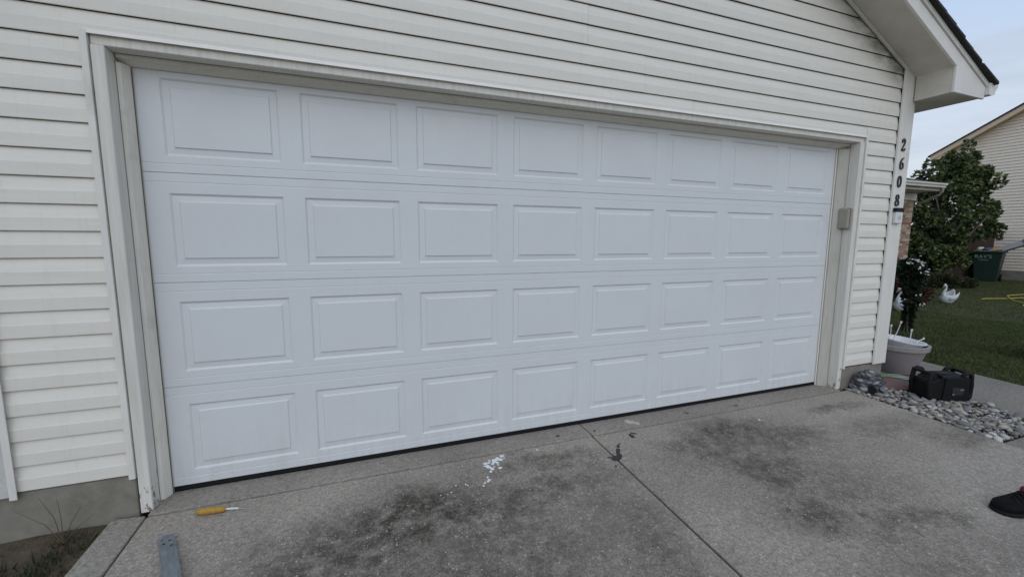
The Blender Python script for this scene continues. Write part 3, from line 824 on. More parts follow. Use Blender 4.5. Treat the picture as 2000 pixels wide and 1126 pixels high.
for hs in ((0.024, 0.004, -0.002, 0.010, 0.036, 0.070, 0.092), (0.312, 0.334, 0.338, 0.330, 0.306, 0.276, 0.256)):
    m = MB()
    for y in (-0.006, 0.150):
        m.tube([(hs[0], y + 0.014, 0.014), (hs[1], y + 0.014, 0.034), (hs[2], y + 0.014, 0.135), (hs[3], y + 0.014, 0.222), (hs[4], y + 0.014, 0.238), (hs[5], y + 0.014, 0.228), (hs[6], y + 0.014, 0.196)], 0.0165, 8)
    m.tube([(hs[3], 0.0, 0.228), (hs[3], 0.17, 0.228)], 0.015, 8)
    m.build("handle", BLACKR, rd, smooth=True)
m = MB(); m.box(0.175, 0.265, -0.0145, -0.0102, 0.055, 0.115); m.build("display", mat("dark_glass", (0.028, 0.032, 0.034), 0.25, 0.1), rd, bevel=0.003)
m = MB(); m.tube([(0.180, -0.0146, 0.062), (0.180, -0.021, 0.062)], 0.006, 10); m.build("knob", mat("silver_knob", (0.45, 0.45, 0.45), 0.35, metal=0.6), rd)
m = MB(); m.box(0.235, 0.262, -0.0165, -0.0147, 0.098, 0.106); m.build("badge", mat("grey_badge", (0.20, 0.20, 0.20), 0.5), rd)
m = MB(); m.tube([(0.034, 0.030, 0.168), (0.018, 0.030, 0.170)], 0.013, 12); m.build("yellow_dial", mat("yellow_cap", (0.34, 0.18, 0.02), 0.6), rd)
m = MB(); m.box(0.10, 0.25, 0.045, 0.125, 0.2085, 0.220); m.build("top_cap", BLACKR, rd, bevel=0.005)

# ------------------------------------------------------------------ planter with hanging basket in it
pz = dz(-0.02)
POT = mat("taupe_plastic_pot", (0.235, 0.205, 0.205), 0.6, 0.08, 6, bmp=0.1)
pt = thing("planter_pot", "large taupe plastic planter pot beside the garage corner", "planter", (6.40, 0.02, pz))
pt.scale = (1.16, 1.16, 1.12)
m = MB(); m.lathe([(0.135, 0.0), (0.140, 0.01), (0.150, 0.07), (0.190, 0.215), (0.190, 0.225), (0.176, 0.225), (0.142, 0.09), (0.0, 0.088)], 32, cap=True); m.build("body", POT, pt, smooth=True)
m = MB(); m.lathe([(0.189, 0.218), (0.205, 0.219), (0.207, 0.221), (0.212, 0.260), (0.211, 0.263), (0.200, 0.264), (0.190, 0.260), (0.178, 0.226)], 32, cap=False); m.build("rim", mat("taupe_plastic_rim", (0.30, 0.285, 0.28), 0.55, 0.08), pt)
m = MB(); m.lathe([(0.0, 0.190), (0.172, 0.195)], 24, cap=False); m.build("soil", SOIL, pt)
WB = mat("white_basket_plastic", (0.66, 0.66, 0.66), 0.45, 0.06)
hb = thing("hanging_basket", "white plastic hanging basket with hook stems sitting in the planter pot", "basket", (6.42, 0.02, pz + 0.228))
hb.scale = (1.16, 1.16, 1.1)
m = MB(); m.lathe([(0.10, 0.0), (0.130, 0.03), (0.158, 0.082), (0.170, 0.086), (0.170, 0.096), (0.156, 0.096), (0.146, 0.086), (0.118, 0.035), (0.0, 0.03)], 28); 
o = m.build("bowl", WB, hb); 
hb.rotation_euler = (math.radians(5), math.radians(5), 0)
for a, tx, ty, h in ((150, -0.10, 0.02, 0.12), (60, -0.01, 0.01, 0.155), (330, 0.03, -0.02, 0.10), (290, 0.16, -0.05, 0.035)):
    x, y = 0.10 * math.cos(math.radians(a)), 0.10 * math.sin(math.radians(a))
    m = MB()
    m.tube([(x, y, 0.03), (x + (tx - x) * 0.5, y + (ty - y) * 0.5, 0.085 + h * 0.35), (tx + x * 0.25, ty + y * 0.25, 0.085 + h)], 0.004, 6)
    m.lathe([(0.004, -0.008), (0.009, 0.0), (0.006, 0.012), (0.003, 0.014)], 8, (tx + x * 0.25, ty + y * 0.25, 0.085 + h))
    m.build("hook_stem", WB, hb)

# ------------------------------------------------------------------ mulch bag
bg = thing("mulch_bag", "empty brown mulch bag with green and white print behind the stones", "bag", (5.955, -0.235, dz(-0.2) - 0.002), math.radians(-24))
bg.scale = (1.2, 1.2, 1.1)
BAGM, nt, b = new_mat("printed_bag_film")
v = coord(nt)
cl = noise(nt, v, 7, 5)
col = mixc(nt, ramp(nt, cl, 0.4, 0.65), (0.14, 0.055, 0.030), (0.085, 0.050, 0.030))
nt.links.new(col, b.inputs["Base Color"]); b.inputs["Roughness"].default_value = 0.35
bump(nt, b, noise(nt, v, 12, 5), 0.8, 0.012)
m = MB()
nu, nv = 14, 10
def bag_pt(u, v_, top=True):
    x = (u - 0.5) * 0.46; y = (v_ - 0.5) * 0.30
    e = (1 - (2 * u - 1) ** 4) * (1 - (2 * v_ - 1) ** 4)
    z = 0.012 + 0.050 * e + 0.010 * e * math.sin(11 * u + 3 * v_) * math.cos(7 * v_ + 2 * u)
    return (x + 0.012 * math.sin(9 * v_), y + 0.010 * math.sin(8 * u), z if top else 0.004)
for i in range(nu):
    for j in range(nv):
        m.poly([bag_pt((i + a) / nu, (j + c) / nv) for a, c in ((0, 0), (1, 0), (1, 1), (0, 1))])
        m.poly([bag_pt((i + a) / nu, (j + c) / nv, False) for a, c in ((0, 0), (0, 1), (1, 1), (1, 0))])
m.build("sack", BAGM, bg, smooth=True, merge=False)
GRN = mat("green_print", (0.20, 0.29, 0.17), 0.4, 0.15, 20)
WHT = mat("white_print", (0.50, 0.50, 0.46), 0.4, 0.1, 20)
def on_bag(u0, u1, v0, v1, lift):
    q = MB(); n = 8
    for i in range(n):
        for j in range(3):
            pts = []
            for a, c in ((0, 0), (1, 0), (1, 1), (0, 1)):
                p = bag_pt(u0 + (u1 - u0) * (i + a) / n, v0 + (v1 - v0) * (j + c) / 3)
                pts.append((p[0], p[1], p[2] + lift))
            q.poly(pts)
    return q
on_bag(0.24, 0.66, 0.40, 0.86, 0.003).build("green_patch", GRN, bg, merge=True, smooth=True)
for k, (u0, u1, v0) in enumerate(((0.42, 0.82, 0.62), (0.44, 0.86, 0.50), (0.44, 0.78, 0.38))):
    q = MB(); u = u0; rr2 = random.Random(k)
    while u < u1:
        du = rr2.uniform(0.012, 0.022)
        q2 = on_bag(u, u + du, v0, v0 + 0.055, 0.0055); n0 = len(q.v); q.v += q2.v; q.f += [tuple(n0 + i for i in f) for f in q2.f]
        u += du + rr2.choice((0.006, 0.006, 0.018))
    q.build("print_line", WHT, bg)

# ------------------------------------------------------------------ toad house ornament of stacked stones, and the tan rock beside it
tdm = [mat("ornament_stone", c, 0.75, 0.3, 24, bmp=0.6, bscale=60, bdist=0.004) for c in ((0.20, 0.20, 0.215), (0.075, 0.075, 0.085), (0.32, 0.32, 0.335))]
td = thing("garden_ornament", "grey stacked stone toad house with round doorway beside the foundation", "ornament", (5.515, -0.245, dz(-0.25) - 0.012), math.radians(-52))
m = MB()
n = 20
def core_ring(z, r, sq):
    return [((r + 0.010 * math.sin(3 * t + z * 40) + 0.006 * math.sin(7 * t)) * math.cos(t), (r * sq + 0.009 * math.cos(4 * t + z * 30)) * math.sin(t), z) for t in [2 * math.pi * i / n for i in range(n)]]
m.rings([core_ring(z, r, 0.85) for z, r in ((0, 0.100), (0.03, 0.098), (0.06, 0.090), (0.085, 0.074), (0.092, 0.104), (0.106, 0.108), (0.118, 0.076), (0.135, 0.050), (0.142, 0.072), (0.156, 0.076), (0.166, 0.048), (0.185, 0.042), (0.20, 0.012))])
m.build("shell", mat("ornament_mortar", (0.12, 0.12, 0.13), 0.9, 0.3, 30, bmp=0.6, bscale=60, bdist=0.004), td, smooth=True)
m = MB(); m.tube([(0.012, -0.070, 0.052), (0.015, -0.121, 0.050)], 0.028, 16); m.build("doorway", mat("hole_black", (0.004, 0.004, 0.004), 0.95), td)
q = random.Random(5)
orn_me = [pebble_mb(300 + k).mesh("stone", tdm[k % 3], smooth=True) for k in range(9)]
row_n = ((13, 0.014, 0.110, 0.034), (12, 0.046, 0.104, 0.031), (11, 0.078, 0.092, 0.028), (12, 0.112, 0.098, 0.026), (7, 0.140, 0.058, 0.026), (7, 0.164, 0.058, 0.022), (3, 0.190, 0.022, 0.022))
for cnt, z, r, sz in row_n:
    ph = q.uniform(0, 6)
    for k in range(cnt):
        t = ph + 2 * math.pi * k / cnt + q.uniform(-.12, .12)
        x, y = r * math.cos(t), 0.9 * r * math.sin(t)
        if y < 0 and abs(x - 0.014) < 0.040 and z < 0.085: continue
        inst("stone", random.choice(orn_me), td, (x, y, z + q.uniform(-.004, .004)), (q.uniform(-.5, .5), q.uniform(-.5, .5), t + math.pi / 2), (sz * q.uniform(0.95, 1.35), sz * 0.9, sz * q.uniform(0.42, 0.60)))
o = pebble_mb(777, 10).build("rock", mat("tan_rock", (0.34, 0.26, 0.16), 0.8, 0.2, 20, bmp=0.4, bscale=50), smooth=True)
o.location, o.scale, o.rotation_euler = (5.675, -0.235, dz(-0.24) + 0.022), (0.062, 0.050, 0.036), (0.1, 0.2, 0.5)
tag(o, "rounded tan rock between the toad house and the mulch bag", "rock")

# ------------------------------------------------------------------ leaves and grass
def leaves(name, P, L, W, N, m, parent, droop=0.0, seed=1):
    """P centres, N preferred outward direction, L length, W width: folded diamond leaves, one mesh"""
    r = np.random.default_rng(seed); n = len(P)
    d = N + r.normal(0, 0.55, (n, 3)); d[:, 2] -= droop
    d /= np.linalg.norm(d, axis=1, keepdims=True) + 1e-9
    u = r.normal(0, 1, (n, 3)); s = np.cross(d, u); s /= np.linalg.norm(s, axis=1, keepdims=True) + 1e-9
    nn = np.cross(s, d)
    ln = (L * r.uniform(0.65, 1.25, n))[:, None]; wd_ = (W * r.uniform(0.7, 1.25, n))[:, None]
    base = P - d * ln * 0.5; tip = P + d * ln * 0.5 - nn * ln * 0.12
    midp = P + nn * wd_ * 0.15
    V = np.stack([base, midp + s * wd_ * 0.5, tip, midp - s * wd_ * 0.5], 1).reshape(-1, 3)
    i = np.arange(n)[:, None] * 4
    F = np.concatenate([np.concatenate([i, i + 1, i + 2], 1), np.concatenate([i, i + 2, i + 3], 1)], 0)
    me = bpy.data.meshes.new(name)
    me.from_pydata(V.tolist(), [], F.tolist()); me.materials.append(m)
    o = bpy.data.objects.new(name, me); return link(o, parent)

def cluster(lobes, per, seed, shell=0.45):
    """points in a union of ellipsoids (cx,cy,cz,rx,ry,rz): clumps thick near the surface"""
    r = np.random.default_rng(seed); out, nrm = [], []
    for (cx, cy, cz, rx, ry, rz, k) in lobes:
        n = int(per * k)
        d = r.normal(0, 1, (n, 3)); d /= np.linalg.norm(d, axis=1, keepdims=True)
        rad = shell + (1 - shell) * r.random((n, 1)) ** 0.6
        out.append(np.array([cx, cy, cz]) + d * rad * np.array([rx, ry, rz])); nrm.append(d)
    return np.concatenate(out), np.concatenate(nrm)

BARK = mat("bark", (0.12, 0.10, 0.085), 0.9, 0.3, 14, (1, 1, 0.3), 0.8, 30, 0.01)

# the tree beyond the brick wing; offsets in metres along the view-right direction (u), depth (w) and height
TB = Vector((18.22, 5.10, -0.08))
UR = Vector((0.939, -0.343, 0)); DR = Vector((0.343, 0.939, 0))
tree = thing("tree", "dark broadleaf tree with upright leaf clumps in front of the beige house", "tree", TB)
lob_px = [(1862, 415, 66, 80, 6.0), (1850, 345, 38, 45, 3.0), (1889, 303, 17, 27, 1.3), (1880, 335, 30, 34, 1.6), (1926, 326, 13, 24, 1.0), (1918, 352, 26, 26, 1.3), (1930, 390, 18, 34, 1.4), (1955, 402, 12, 13, 0.7), (1950, 425, 12, 20, 0.7), (1960, 438, 11, 9, 0.5),
          (1817, 345, 16, 20, 0.7), (1808, 425, 17, 50, 1.5), (1800, 460, 13, 30, 0.6), (1857, 303, 9, 14, 0.5), (1848, 482, 50, 32, 4.5), (1895, 443, 34, 26, 1.4), (1812, 478, 24, 30, 2.0)]
clumps = []
rt = np.random.default_rng(21)
S_ = 13.0 / 809.6
for (px, py, rx, ry, k) in lob_px:
    for _ in range(max(2, int(k * 8.5))):
        d = rt.normal(0, 1, 3); d /= np.linalg.norm(d)
        rad = 0.25 + 0.72 * rt.random() ** 0.6
        u = ((px - 1862) + d[0] * rad * rx) * S_
        h = (541 - (py + d[2] * rad * ry)) * S_
        w_ = d[1] * rad * min(rx * 1.2, 60) * S_
        c = UR * u + DR * w_
        q_ = rt.uniform(0.8, 1.25)
        clumps.append((c.x, c.y, h, 0.15 * q_, 0.15 * q_, 0.23 * q_, 1.0))
P, N = cluster(clumps, 64, 3, 0.55)
N = N * 0.75 + np.array([0, 0, 0.30])
leaves("crown", P, 0.135, 0.088, N, leaf_mat("tree_leaf", (0.016, 0.032, 0.010), (0.135, 0.170, 0.060), 0.5), tree, 0.25, 4)
m = MB()
m.tube([(0, 0, -0.05), (0.02, 0.02, 0.5), (0.05, 0, 1.1), (0.02, 0.04, 1.9), (0.1, -0.02, 2.9), (0.25, -0.08, 3.7)], [0.11, 0.085, 0.075, 0.06, 0.04, 0.015], 9)
for a, h0, l, up_r in ((0.3, 0.7, 0.9, 1.0), (2.4, 0.9, 0.9, 1.1), (4.2, 1.2, 0.9, 1.0), (5.5, 0.8, 1.0, 1.3), (1.3, 1.6, 0.8, 0.9), (3.3, 1.8, 0.8, 0.9)):
    m.tube([(0.03, 0.02, h0), (0.45 * l * math.cos(a), 0.45 * l * math.sin(a), h0 + 0.35 * up_r), (l * math.cos(a), l * math.sin(a), h0 + up_r)], [0.045, 0.032, 0.012], 6)
m.build("trunk", BARK, tree, smooth=True)

# shrubs of the front bed
def shrub(name, label, loc, lobes, n, L, W, m, seed, stem_h=0.0, cat="shrub", droop=0.0):
    t = thing(name, label, cat, loc)
    P, N = cluster(lobes, n, seed, 0.2)
    leaves("foliage", P, L, W, N + np.array([0, 0, 0.4]), m, t, droop, seed)
    s = MB()
    for k in range(4):
        a = k * 1.6 + seed
        lb = lobes[k % len(lobes)]
        s.tube([(0.03 * math.cos(a), 0.03 * math.sin(a), -0.03), (lb[0] * 0.5, lb[1] * 0.5, lb[2] * 0.55), (lb[0], lb[1], lb[2])], [0.012, 0.009, 0.005], 5)
    s.build("stem", BARK, t)
    return t
DKL = leaf_mat("dark_shrub_leaf", (0.006, 0.012, 0.005), (0.020, 0.034, 0.013), 0.6)
RDL = leaf_mat("red_shrub_leaf", (0.030, 0.012, 0.008), (0.075, 0.026, 0.016), 0.6)
MDL = leaf_mat("mid_shrub_leaf", (0.020, 0.032, 0.012), (0.055, 0.066, 0.026), 0.6)
t = shrub("flowering_shrub", "tall dark shrub topped with white flowers behind the planter pot", (8.95, 1.20, -0.08),
          [(0.02, 0, 0.22, .08, .08, .22, 0.6), (0.04, 0, 0.50, .12, .12, .22, 0.9), (0.02, 0, 0.76, .16, .15, .20, 1.0), (-0.06, 0.02, 0.96, .19, .16, .15, 1.0), (0.08, -0.02, 0.90, .12, .12, .14, 0.6)], 420, 0.065, 0.04, DKL, 31)
WFL = mat("white_petal", (0.55, 0.55, 0.54), 0.6, 0.05)
rf = random.Random(9)
for k, (u, h, sp, cnt) in enumerate(((-0.08, 1.12, .05, 6), (0.02, 1.13, .05, 6), (0.09, 1.08, .05, 6), (0.05, 1.03, .04, 3), (0.14, 1.00, .05, 4), (0.17, 0.94, .03, 2), (0.10, 0.64, .02, 3), (0.16, 0.50, .02, 3))):
    q = MB(); c = UR * (u - 0.15) - DR * 0.17
    for p_ in range(cnt):
        a = rf.uniform(0, 6.3); r = rf.uniform(0.016, 0.030)
        ctr = Vector((c.x, c.y, h - 0.05)) + UR * rf.gauss(0, sp * 0.6) + Vector((0, 0, rf.gauss(0, sp * 0.45))) - DR * rf.uniform(0, 0.06)
        e1 = UR * math.cos(a) + Vector((0, 0, math.sin(a))) * 0.7 - DR * rf.uniform(-.5, .5); e2 = Vector((0, 0, math.cos(a))) * 0.7 - UR * math.sin(a)
        q.poly([ctr - e1 * r, ctr + e2 * r * 0.6 - DR * 0.004, ctr + e1 * r, ctr - e2 * r * 0.6])
    q.build("flower", WFL, t)["kind"] = "stuff"
shrub("red_shrub", "low reddish brown shrub between the two white swan planters", (12.75, 2.95, -0.08), [(0, 0, .22, .30, .30, .22, 1), (-.2, .1, .30, .25, .25, .25, 1)], 500, 0.09, 0.05, RDL, 33)
shrub("rose_bush", "dark leafy bush in front of the brick wing behind the swans", (14.2, 3.9, -0.08), [(0, 0, .45, .45, .4, .45, 1), (-.5, .15, .55, .4, .4, .5, 1), (.35, 0.1, .35, .4, .4, .35, 1), (-0.8, .3, .8, .4, .4, .35, .8)], 600, 0.10, 0.06, MDL, 34)
shrub("evergreen_bush", "dense dark bush against the brick wing wall", (15.4, 4.55, -0.08), [(0, 0, .35, .5, .35, .4, 1), (-.7, 0, .4, .5, .3, .42, 1), (.6, .1, .3, .45, .3, .35, 1)], 700, 0.10, 0.06, DKL, 35)
shrub("round_bush", "dark round bush beside the lawn at the picture edge", (8.72, -0.33, -0.09), [(0, 0, .24, .30, .26, .26, 1), (0.1, -0.05, .40, .22, .2, .2, .7)], 1500, 0.05, 0.03, DKL, 36)
shrub("spreading_bush", "low green bush at the foot of the tree", (17.15, 4.45, -0.08), [(0, 0, .20, .50, .4, .24, 1), (.5, -.2, .14, .40, .35, .18, .8)], 700, 0.10, 0.055, MDL, 37)
o = MB().box(-0.16, 0.16, -0.10, 0.10, 0, 0.22).build("garden_block", mat("mossy_block", (0.17, 0.17, 0.11), 0.9, 0.3, 12, bmp=0.5, bscale=30), bevel=0.02, bseg=2)
o.location, o.rotation_euler = (13.95, 3.42, -0.08), (0, 0, 0.3)
tag(o, "pale mossy stone block among the shrubs by the lawn", "block")

# swans
SW = mat("white_swan_plastic", (0.62, 0.62, 0.63), 0.5, 0.08, 8, dirt=(0.40, 0.39, 0.36), dirt_lo=0.6, dirt_hi=0.85)
ORG = mat("grey_beak", (0.22, 0.21, 0.20), 0.6)
def swan(label, loc, rz, sc, planted):
    t = thing("swan_planter", label, "swan planter", loc, rz, "white swan planters on the lawn edge")
    t.scale = (sc * 0.60, sc * 0.8, sc)
    m = MB(); n = 18                                      # body: open boat, breast towards -x, tail curled up at +x
    def ring(r, z, tail): return [(r * 1.25 * math.cos(a), r * 0.82 * math.sin(a), z + tail * max(0, math.cos(a)) ** 2) for a in [2 * math.pi * i / n for i in range(n)]]
    m.rings([ring(0.10, 0, 0), ring(0.155, 0.04, 0), ring(0.175, 0.10, 0.03), ring(0.165, 0.16, 0.10), ring(0.150, 0.185, 0.14), ring(0.135, 0.180, 0.13), ring(0.12, 0.12, 0.03), ring(0.02, 0.11, 0)])
    m.build("body", SW, t, smooth=True)
    m = MB(); m.tube([(-0.10, 0, 0.10), (-0.165, 0, 0.16), (-0.175, 0, 0.22), (-0.14, 0, 0.28), (-0.105, 0, 0.33), (-0.105, 0, 0.385), (-0.145, 0, 0.415), (-0.185, 0, 0.395)], [0.060, 0.052, 0.042, 0.034, 0.031, 0.031, 0.036, 0.028], 10)
    m.build("neck", SW, t, smooth=True)
    m = MB(); m.tube([(-0.180, 0, 0.395), (-0.205, 0, 0.372), (-0.232, 0, 0.340)], [0.022, 0.016, 0.005], 8); m.build("beak", ORG, t)
    for s_ in (-1, 1):
        m = MB(); m.rings([[(x, s_ * (0.135 + 0.03 * math.sin(math.pi * k / 6)) + s_ * th, z + dz_) for th, dz_ in ((0, 0), (0.012, 0.0), (0.012, h), (0, h))] for k, (x, z, h) in enumerate(((-0.12, 0.09, 0.04), (-0.06, 0.075, 0.085), (0, 0.075, 0.11), (0.07, 0.09, 0.115), (0.13, 0.12, 0.11), (0.19, 0.17, 0.085), (0.23, 0.24, 0.03)))])
        m.build("wing", SW, t, smooth=True)
    m = MB(); m.rings([[(0.13 * math.cos(a), 0.095 * math.sin(a), 0.150) for a in [2 * math.pi * i / 14 for i in range(14)]], [(0.05 * math.cos(a), 0.04 * math.sin(a), 0.165) for a in [2 * math.pi * i / 14 for i in range(14)]]]); m.build("soil", SOIL, t)
    return t
swan("white swan planter standing alone on the lawn by the tree", (13.38, 2.68, -0.075), math.radians(-22), 0.95, False)
t = swan("white swan planter beside the garage corner and the flowering shrub", (11.10, 2.33, -0.075), math.radians(-20), 1.08, True)

# yellow hose on the grass
hz = -0.062
HOSE = mat("yellow_hose_rubber", (0.50, 0.43, 0.07), 0.5, 0.1)
m = MB()
def spl(pts, n=6):
    out = []
    for i in range(len(pts) - 1):
        p0, p1, p2, p3 = (Vector(pts[max(i - 1, 0)]), Vector(pts[i]), Vector(pts[i + 1]), Vector(pts[min(i + 2, len(pts) - 1)]))
        for k in range(n):
            t = k / n
            out.append(0.5 * ((2 * p1) + (p2 - p0) * t + (2 * p0 - 5 * p1 + 4 * p2 - p3) * t * t + (3 * p1 - p0 - 3 * p2 + p3) * t ** 3))
    out.append(Vector(pts[-1])); return out
m.tube(spl([(14.9, 2.74, hz), (15.08, 2.70, hz + .006), (15.6, 2.58, hz), (16.25, 2.50, hz), (16.8, 2.25, hz), (17.6, 2.0, hz), (18.6, 2.1, hz), (18.2, 2.9, hz), (17.1, 2.85, hz), (16.2, 2.78, hz + 0.02), (15.75, 2.62, hz + .026), (15.3, 2.38, hz), (15.05, 2.18, hz), (14.85, 2.02, hz), (14.3, 1.86, hz), (14.1, 1.4, hz), (14.6, 0.6, hz)]), 0.010, 7)
tag(m.build("garden_hose", HOSE, smooth=True), "yellow garden hose looped on the lawn", "hose")

# dark brown fence beyond the tree
FEN = [mat("brown_fence_board", c, 0.9, 0.2, 5, (6, 6, 0.6), 0.4, 30) for c in ((0.045, 0.026, 0.020), (0.038, 0.022, 0.017), (0.052, 0.030, 0.023))]
fa, fb = Vector((16.62, 6.05, -0.08)), Vector((22.36, 5.50, -0.08))
fl = (fb - fa).length
fence = thing("fence", "dark brown board privacy fence between the brick wing and beige house", "fence", fa, math.atan2((fb - fa).y, (fb - fa).x))
fm = [MB().box(0, 0.138, -0.010, 0.010, 0.03, 1.80).mesh("board", k, bevel=0.003) for k in FEN]
for k in range(int(fl / 0.144)):
    inst("board", random.choice(fm), fence, (k * 0.144, 0, random.uniform(-0.01, 0.01)))
for z in (0.35, 1.45):
    m = MB(); m.box(0, fl, 0.012, 0.05, z, z + 0.09); m.build("rail", FEN[0], fence)
for k in range(4):
    m = MB(); m.box(k * fl / 3.02, k * fl / 3.02 + 0.09, 0.052, 0.14, 0, 1.82); m.build("post", FEN[1], fence)

# ------------------------------------------------------------------ beige neighbour house (gable end faces the drive)
nb = thing("neighbour_house", "beige sided house with gable end behind the tree", "house", (22.5, 0, -0.08))
BEI = mat("beige_vinyl", (0.82, 0.715, 0.585), 0.55, 0.05, 3, (1, 1, 4), dirt=(0.66, 0.57, 0.46), dirt_lo=0.6, dirt_hi=0.9)
BTR = mat("tan_trim", (0.70, 0.54, 0.38), 0.6, 0.06)
BEL = mat("beige_trim", (0.68, 0.61, 0.52), 0.6, 0.05)
yc, yl, ez_, s_ = -0.2, 7.05, 4.66, 0.555           # gable centre, left corner, eave height, slope
yr = 2 * yc - yl
def ntop(y): return ez_ + 0.08 + s_ * (yl - yc - abs(y - yc)) - 0.02
m = MB(); m.prism([(0.03, yl - .01, 0.0), (0.03, yr + .01, 0.0), (0.03, yr + .01, ntop(yr)), (0.03, yc, ntop(yc)), (0.03, yl - .01, ntop(yl))], (9, 0, 0)); m.build("wall", BEL, nb)
k = 0; bh = 0.104
while True:
    z = 0.34 + k * bh; k += 1
    pr = [(0.004, z), (0.000, z + 0.002), (0.021, z + bh - 0.003), (0.025, z + bh)]
    if z > ntop(yc) - 0.1: break
    a, c = [], []
    for x, zz in pr:
        half = min(yl - yc - 0.075, (ntop(yc) - zz) / s_ - 0.01)
        a.append((x, yc + half, zz)); c.append((x, yc - half, zz))
    a.append((0.029, a[0][1], z)); c.append((0.029, c[0][1], z))
    m = MB(); m.rings([a, c]); m.build("siding_board", BEI, nb)
m = MB(); m.box(-0.02, 0.028, yl - 0.072, yl, 0.32, ntop(yl) - 0.02); m.build("corner_trim", BEL, nb)
m = MB(); m.box(-0.01, 0.028, yr, yl, 0.0, 0.32); m.build("foundation", FOUND, nb)
for sd_ in (1, -1):
    Y = lambda y: yc + sd_ * (y - yc)
    ye = yl + 0.46
    def rz_(y): return ntop(yl) - s_ * (y - yl)
    m = MB(); m.prism([(-0.30, Y(yc + .001), rz_(yc) - 0.05), (-0.30, Y(ye), rz_(ye) - 0.05), (-0.30, Y(ye), rz_(ye) + 0.12), (-0.30, Y(yc + .001), rz_(yc) + 0.12)], (0.03, 0, 0)); m.build("rake_fascia", BTR, nb)
    m = MB(); m.prism([(-0.269, Y(yc + .001), rz_(yc) + 0.0), (-0.269, Y(yl + .4), rz_(yl + .4) + 0.0), (-0.269, Y(yl + .4), rz_(yl + .4) + 0.02), (-0.269, Y(yc + .001), rz_(yc) + 0.02)], (0.268, 0, 0)); m.build("soffit", BTR, nb)
    m = MB(); m.prism([(-0.34, Y(yc + .001), rz_(yc) + 0.121), (-0.34, Y(ye + .06), rz_(ye + .06) + 0.121), (-0.34, Y(ye + .06), rz_(ye + .06) + 0.17), (-0.34, Y(yc + .001), rz_(yc) + 0.17)], (9.6, 0, 0)); m.build("roof", SHINGLE, nb)
    m = MB(); m.prism([(-0.269, Y(yl + .002), rz_(ye) - 0.02), (-0.269, Y(ye), rz_(ye) - 0.02), (-0.269, Y(ye), rz_(ye) + 0.10), (-0.269, Y(yl + .002), rz_(yl) + 0.10)], (9, 0, 0)); m.build("eave_box", BTR, nb)
for (y, h) in ((6.15, 0.22), (5.55, 0.20)):
    m = MB(); zt = ntop(yl) + 0.17 + s_ * (yl - y)
    m.tube([(0.6, y, zt - 0.05), (0.6, y, zt + h), (0.6, y + 0.10, zt + h + 0.06)], 0.03, 6); m.build("roof_vent", GREYP, nb)

# ------------------------------------------------------------------ wheelie bin with rubbish
BING = mat("dark_green_plastic", (0.008, 0.030, 0.024), 0.5, 0.12, 6)
bn = thing("trash_bin", "dark green wheeled trash bin with yellow lid propped on rubbish", "bin", (21.28, 5.16, -0.08), math.radians(-76))
# local +x points to the bin's right as seen from the drive, -y towards the viewer
def rect(hx, hy, z, oy=0): return [(-hx, -hy + oy, z), (hx, -hy + oy, z), (hx, hy + oy, z), (-hx, hy + oy, z)]
m = MB(); m.rings([rect(0.25, 0.27, 0.02), rect(0.33, 0.37, 0.96), rect(0.36, 0.40, 0.96), rect(0.36, 0.40, 1.02), rect(0.32, 0.36, 1.02), rect(0.24, 0.26, 0.10)]); m.build("body", BING, bn, bevel=0.012)
m = MB(); m.prism([(-0.38, -0.28, 1.03), (-0.38, 0.45, 1.10), (-0.38, 0.47, 1.16), (-0.38, -0.29, 1.075)], (0.72, 0, 0))
lid = m.build("lid", mat("yellow_lid", (0.42, 0.27, 0.02), 0.5, 0.1), bn, bevel=0.01); lid.rotation_euler = (0, math.radians(-10), 0); lid.location = (0.16, 0.02, -0.02)
for s2 in (-1, 1):
    m = MB(); m.tube([(s2 * 0.24, 0.30, 0.12), (s2 * 0.30, 0.30, 0.12)], 0.12, 16); m.build("wheel", RUBBER, bn)
LET = mat("pale_green_lettering", (0.26, 0.40, 0.36), 0.6)
def text(body, size, parent, loc, rot, m, ext=0.002):
    cu = bpy.data.curves.new("lettering", "FONT"); cu.body = body; cu.size = size; cu.extrude = ext; cu.align_x = "CENTER"
    tmp = bpy.data.objects.new("tmp", cu); COL.objects.link(tmp)
    dg = bpy.context.evaluated_depsgraph_get()
    me = bpy.data.meshes.new_from_object(tmp.evaluated_get(dg))
    bpy.data.objects.remove(tmp)
    me.materials.clear(); me.materials.append(m)
    o = bpy.data.objects.new("lettering", me); o.location = loc; o.rotation_euler = rot
    return link(o, parent)
text("RAY'S", 0.155, bn, (-0.09, -0.357, 0.785), (math.radians(96.1), 0, 0), LET)
text("TRASH", 0.07, bn, (-0.07, -0.348, 0.70), (math.radians(96.1), 0, 0), LET)
CARD = mat("brown_cardboard", (0.20, 0.145, 0.115), 0.85, 0.1)
WCARD = mat("white_carton", (0.42, 0.42, 0.44), 0.7, 0.08)
lb = thing("carton", "long white carton with brown end leaning out of the trash bin", "carton", (21.25, 5.03, 0.80), math.radians(-76))
lb.rotation_euler = (0, math.radians(-27), math.radians(-76))
m = MB(); m.box(0.0, 0.72, -0.16, 0.10, 0.04, 0.20); m.build("sleeve", WCARD, lb, bevel=0.005)
m = MB(); m.box(0.721, 0.98, -0.17, 0.11, 0.035, 0.215); m.build("end_flap", CARD, lb, bevel=0.005)
m = MB(); m.box(0.05, 1.02, -0.175, 0.11, 0.005, 0.034); m.build("backing_board", mat("dark_board", (0.05, 0.04, 0.04), 0.8), lb)
o = pebble_mb(12, 10).build("rubbish_bag", WHITEP, smooth=True); o.location, o.scale = (21.19, 5.35, 0.99), (0.10, 0.12, 0.09); tag(o, "crumpled white bag at the left rim of the trash bin", "bag")
